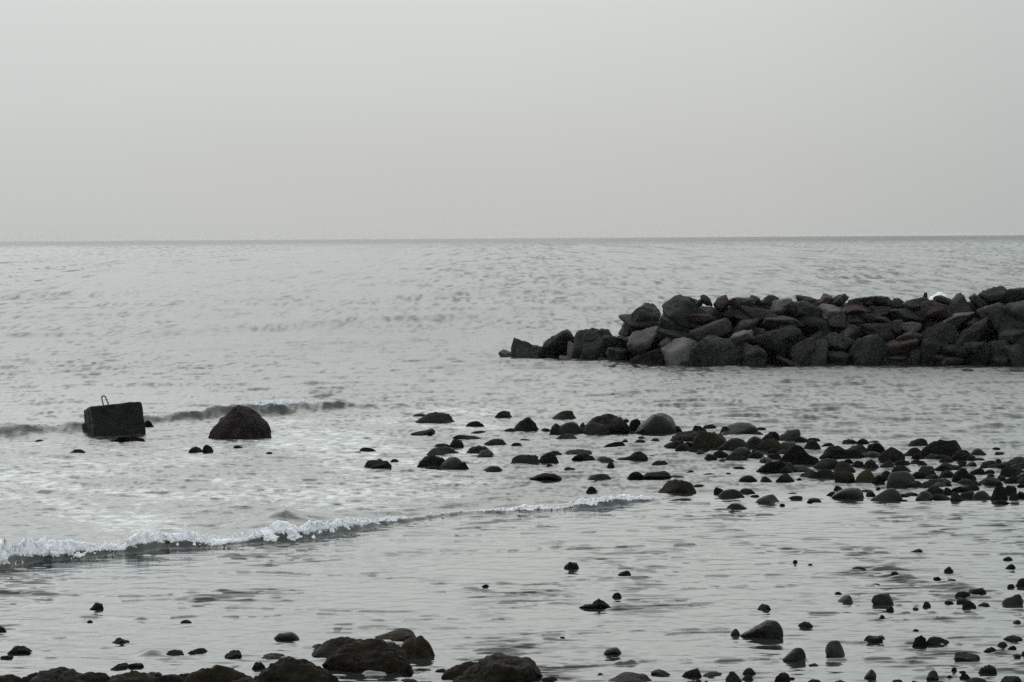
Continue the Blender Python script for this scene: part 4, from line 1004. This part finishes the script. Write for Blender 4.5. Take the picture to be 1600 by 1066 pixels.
# brighter towards the sun side, dimmer to the right of the picture
az = N(nodes, 'ShaderNodeMath', operation='ARCTAN2'); L.new(sp.outputs[0], az.inputs[0]); L.new(sp.outputs[1], az.inputs[1])
cr2 = N(nodes, 'ShaderNodeValToRGB')
mr2 = N(nodes, 'ShaderNodeMapRange'); mr2.inputs[1].default_value = -0.6; mr2.inputs[2].default_value = 0.6; L.new(az.outputs[0], mr2.inputs[0])
L.new(mr2.outputs[0], cr2.inputs[0])
e = cr2.color_ramp.elements
e[0].position = 0.0; e[0].color = (1.04, 1.05, 1.05, 1)
e[1].position = 1.0; e[1].color = (.84, .87, .87, 1)
for pos, c in ((0.34, (1.0, 1.015, 1.01)), (0.5, (1.0, 1.0, .985)), (0.58, (.97, .97, .955)), (0.66, (.86, .885, .88))):
    q = e.new(pos); q.color = (*c, 1)
mulc = N(nodes, 'ShaderNodeMix', data_type='RGBA', blend_type='MULTIPLY'); mulc.inputs['Factor'].default_value = 1.0
L.new(cr.outputs[0], mulc.inputs['A']); L.new(cr2.outputs[0], mulc.inputs['B'])
# faint cloud texture
cn = N(nodes, 'ShaderNodeTexNoise'); cn.inputs['Scale'].default_value = 3.0; cn.inputs['Detail'].default_value = 3
mpp = N(nodes, 'ShaderNodeMapping'); mpp.inputs['Scale'].default_value = (1.2, 1.2, 5.0); L.new(nv.outputs[0], mpp.inputs['Vector']); L.new(mpp.outputs[0], cn.inputs['Vector'])
cm = N(nodes, 'ShaderNodeMapRange'); cm.inputs[3].default_value = 0.965; cm.inputs[4].default_value = 1.035; L.new(cn.outputs[0], cm.inputs[0])
vs = N(nodes, 'ShaderNodeVectorMath', operation='SCALE'); L.new(mulc.outputs['Result'], vs.inputs[0]); L.new(cm.outputs[0], vs.inputs['Scale'])
sc10 = N(nodes, 'ShaderNodeVectorMath', operation='SCALE'); sc10.inputs['Scale'].default_value = 10.0; L.new(vs.outputs[0], sc10.inputs[0])
mixs = N(nodes, 'ShaderNodeMix', data_type='RGBA'); mixs.inputs['Factor'].default_value = 0.96
L.new(hs.outputs[0], mixs.inputs['A']); L.new(sc10.outputs[0], mixs.inputs['B'])
L.new(mixs.outputs['Result'], bg.inputs['Color']); bg.inputs['Strength'].default_value = 0.1

ld = bpy.data.lights.new('sun', 'SUN'); ld.energy = 0.5; ld.angle = math.radians(60); ld.color = (1.0, 0.97, 0.93)
lo = bpy.data.objects.new('sun', ld); COL.objects.link(lo)
sv = Vector((math.sin(SUN_AZ) * math.cos(SUN_EL), math.cos(SUN_AZ) * math.cos(SUN_EL), math.sin(SUN_EL)))
lo.rotation_euler = sv.to_track_quat('Z', 'Y').to_euler(); lo.location = (0, 0, 60)

vs_ = scene.view_settings
vs_.view_transform = 'Standard'; vs_.look = 'None'; vs_.exposure = 0.0; vs_.gamma = 1.0; vs_.use_curve_mapping = False

scene.cycles.use_denoising = False

# ------------------------------------------------------------------ sea air
mt, nt, nodes, L = newmat('sea haze')
o_ = N(nodes, 'ShaderNodeOutputMaterial'); pv = N(nodes, 'ShaderNodeVolumePrincipled')
pv.inputs['Color'].default_value = (.90, .91, .90, 1); pv.inputs['Density'].default_value = 3.5e-5
L.new(pv.outputs[0], o_.inputs['Volume'])
xs_, y0_, y1_, z0_, z1_ = 17000, -60, 15000, -6.5, 9
hv = [(-xs_, y0_, z0_), (xs_, y0_, z0_), (xs_, y1_, z0_), (-xs_, y1_, z0_), (-xs_, y0_, z1_), (xs_, y0_, z1_), (xs_, y1_, z1_), (-xs_, y1_, z1_)]
hz_ = mesh_obj('haze', hv, [(0, 3, 2, 1), (4, 5, 6, 7), (0, 1, 5, 4), (1, 2, 6, 5), (2, 3, 7, 6), (3, 0, 4, 7)], mt, smooth=False)
tag(hz_, kind='stuff')
